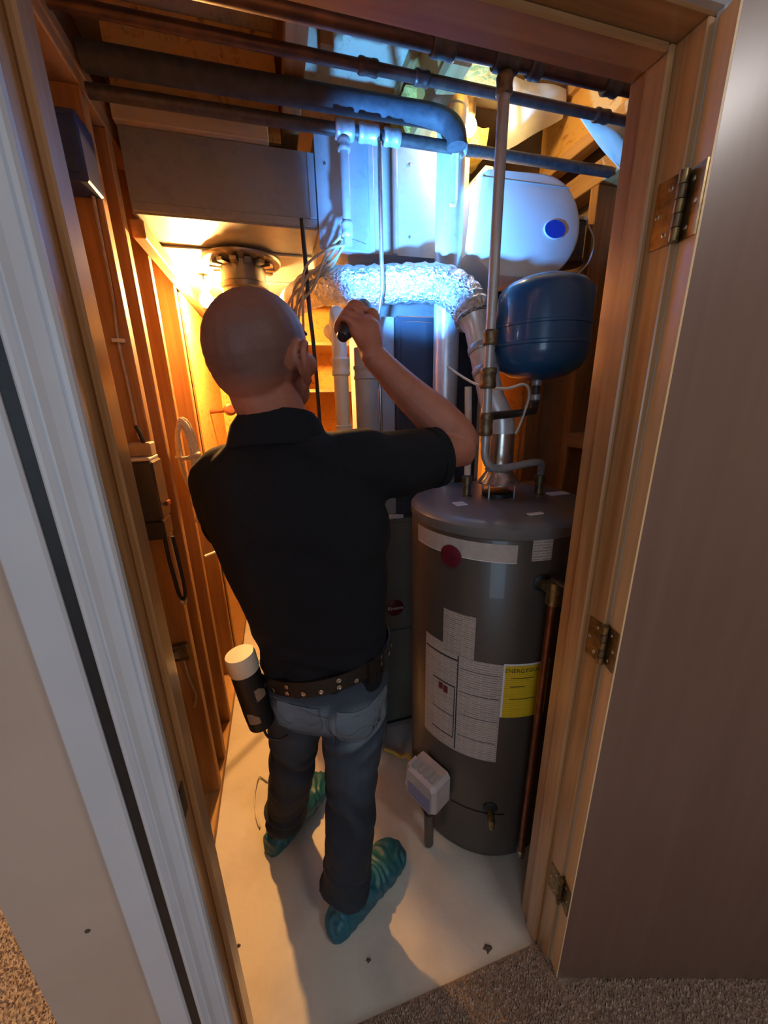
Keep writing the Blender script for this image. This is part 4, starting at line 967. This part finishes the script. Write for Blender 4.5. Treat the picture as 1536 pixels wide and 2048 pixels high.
# shoe covers
def shoe(heel, toe, ank):
    heel, toe = V(heel), V(toe); f = (toe - heel).normalized(); r = V(f.y, -f.x, 0); L = (toe - heel).length
    rings = []
    for u, hw, h in ((-.012, .018, .030), (.0, .036, .062), (.03, .047, .085), (.08, .053, .105), (.13, .056, .108), (.18, .060, .094), (.23, .063, .076), (.27, .061, .062), (.30, .053, .050), (.325, .036, .036), (.335, .016, .022)):
        u *= L / .325; c = heel + f * u; ring = []
        for j in range(24):
            q = 2 * PI * j / 24; x = math.cos(q) * hw; z = math.sin(q)
            zz_ = (.004 + h * .5) + z * h * .5 if z > 0 else max(.002, h * .5 + z * h * .62)
            ring.append(c + r * x + V(0, 0, zz_))
        rings.append(ring)
    mb = MB().loft(rings)
    limb(mb, [heel + f * .085 + V(0, 0, .06), V(ank[0], ank[1], .125)], [.060, .062])
    m2, nrm = remesh(mb, .0055, 3, .5)
    for p, n in zip(m2.v, nrm):
        if p.z < .012: continue
        d = (p - heel); u = d.dot(f); s = d.dot(r)
        p += n * (.0038 * math.sin(95 * u + 14 * noise.noise(p * 13)) * min(1, p.z / .05) + .0022 * noise.noise(p * 40))
        p.z = max(p.z, .002)
    for p in m2.v: p.z = max(p.z, .001)
    return m2.build('shoe_cover', 'shoe', man, 180, label='crinkled teal shoe cover')
shoe((.012, .738, 0), (.276, .900, 0), AR)
shoe((-.172, 1.022, 0), (.058, 1.238, 0), AL)

# flashlight in the hand
t = thing('flashlight', FC - FA * .05, 'small black flashlight gripped in the raised right hand', 'flashlight')
MB().lathe([(.0001, -.066), (.012, -.066), (.0145, -.063), (.0145, -.050), (FR, -.046), (FR, .045), (.0185, .050), (.0205, .058), (.0205, .082), (.019, .084), (.0165, .0835), (.0165, .080)], FC, FA, 28).build('barrel', 'black_plastic', t, True)
MB().lathe([(.0001, -.0705), (.0075, -.0705), (.008, -.0665), (.0001, -.0665)], FC, FA, 18).build('tail_button', 'rubber', t, True)
MB().lathe([(.0001, .0806), (.0163, .0806), (.0163, .0815), (.0001, .0815)], FC, FA, 24).build('lens', 'lens', t)
sl = bpy.data.lights.new('flashlight_beam', 'SPOT'); sl.energy = FLASH_W; sl.color = (.075, .35, 1.0)
sl.spot_size = D(86); sl.spot_blend = .55; sl.shadow_soft_size = .012
sc_ = bpy.data.lights.new('flashlight_core', 'SPOT'); sc_.energy = FLASH_W * .75; sc_.color = (.16, .52, 1.0)
sc_.spot_size = D(52); sc_.spot_blend = .9; sc_.shadow_soft_size = .012
lc_ = bpy.data.objects.new('flashlight_core', sc_); COL.objects.link(lc_); lc_.location = FC + FA * .092
lc_.rotation_euler = FA.to_track_quat('-Z', 'Y').to_euler()
lo_ = bpy.data.objects.new('flashlight_beam', sl); COL.objects.link(lo_); lo_.location = FC + FA * .092
lo_.rotation_euler = FA.to_track_quat('-Z', 'Y').to_euler()

# canister in a belt pouch
t = thing('belt_canister', (-.135, .90, .72), 'white capped canister in a black pouch hanging at the left hip', 'canister')
p0, p1 = V(-.118, .868, .735), V(-.150, .868, .985); ax = (p1 - p0).normalized()
MB().lathe([(.030, 0), (.034, .004), (.036, .05), (.036, .17), (.034, .178), (.030, .178)], p0, ax, 24).build('pouch', 'belt', t, True)
MB().lathe([(.031, .1785), (.036, .180), (.0375, .185), (.0375, .225), (.035, .232), (.0001, .234)], p0, ax, 28).build('cap', 'cap_white', t, True, label='cream white cap')
for h, a0 in ((.035, -2.2), (.10, -1.2)):
    mb = MB(); uu = V(1, 0, 0); uu = (uu - ax * uu.dot(ax)).normalized(); ww = ax.cross(uu)
    rows = [[p0 + ax * (h + dz) + (uu * math.cos(a0 + q) + ww * math.sin(a0 + q)) * .0368 for q in [.12 * i * (1 if dz != .035 else .4) for i in range(8)]] for dz in (0, .018, .035)]
    mb.loft(rows, cap=False, closed=False).build('pouch_patch', 'pouch_tan', t, True)
MB().tube([p0 + V(0, -.01, .01), p0 + V(.012, -.02, -.03), p0 + V(.04, -.025, -.045), p0 + V(.062, -.03, -.03)], .0035, 8, 5).build('pouch_cord', 'rubber', t, True)
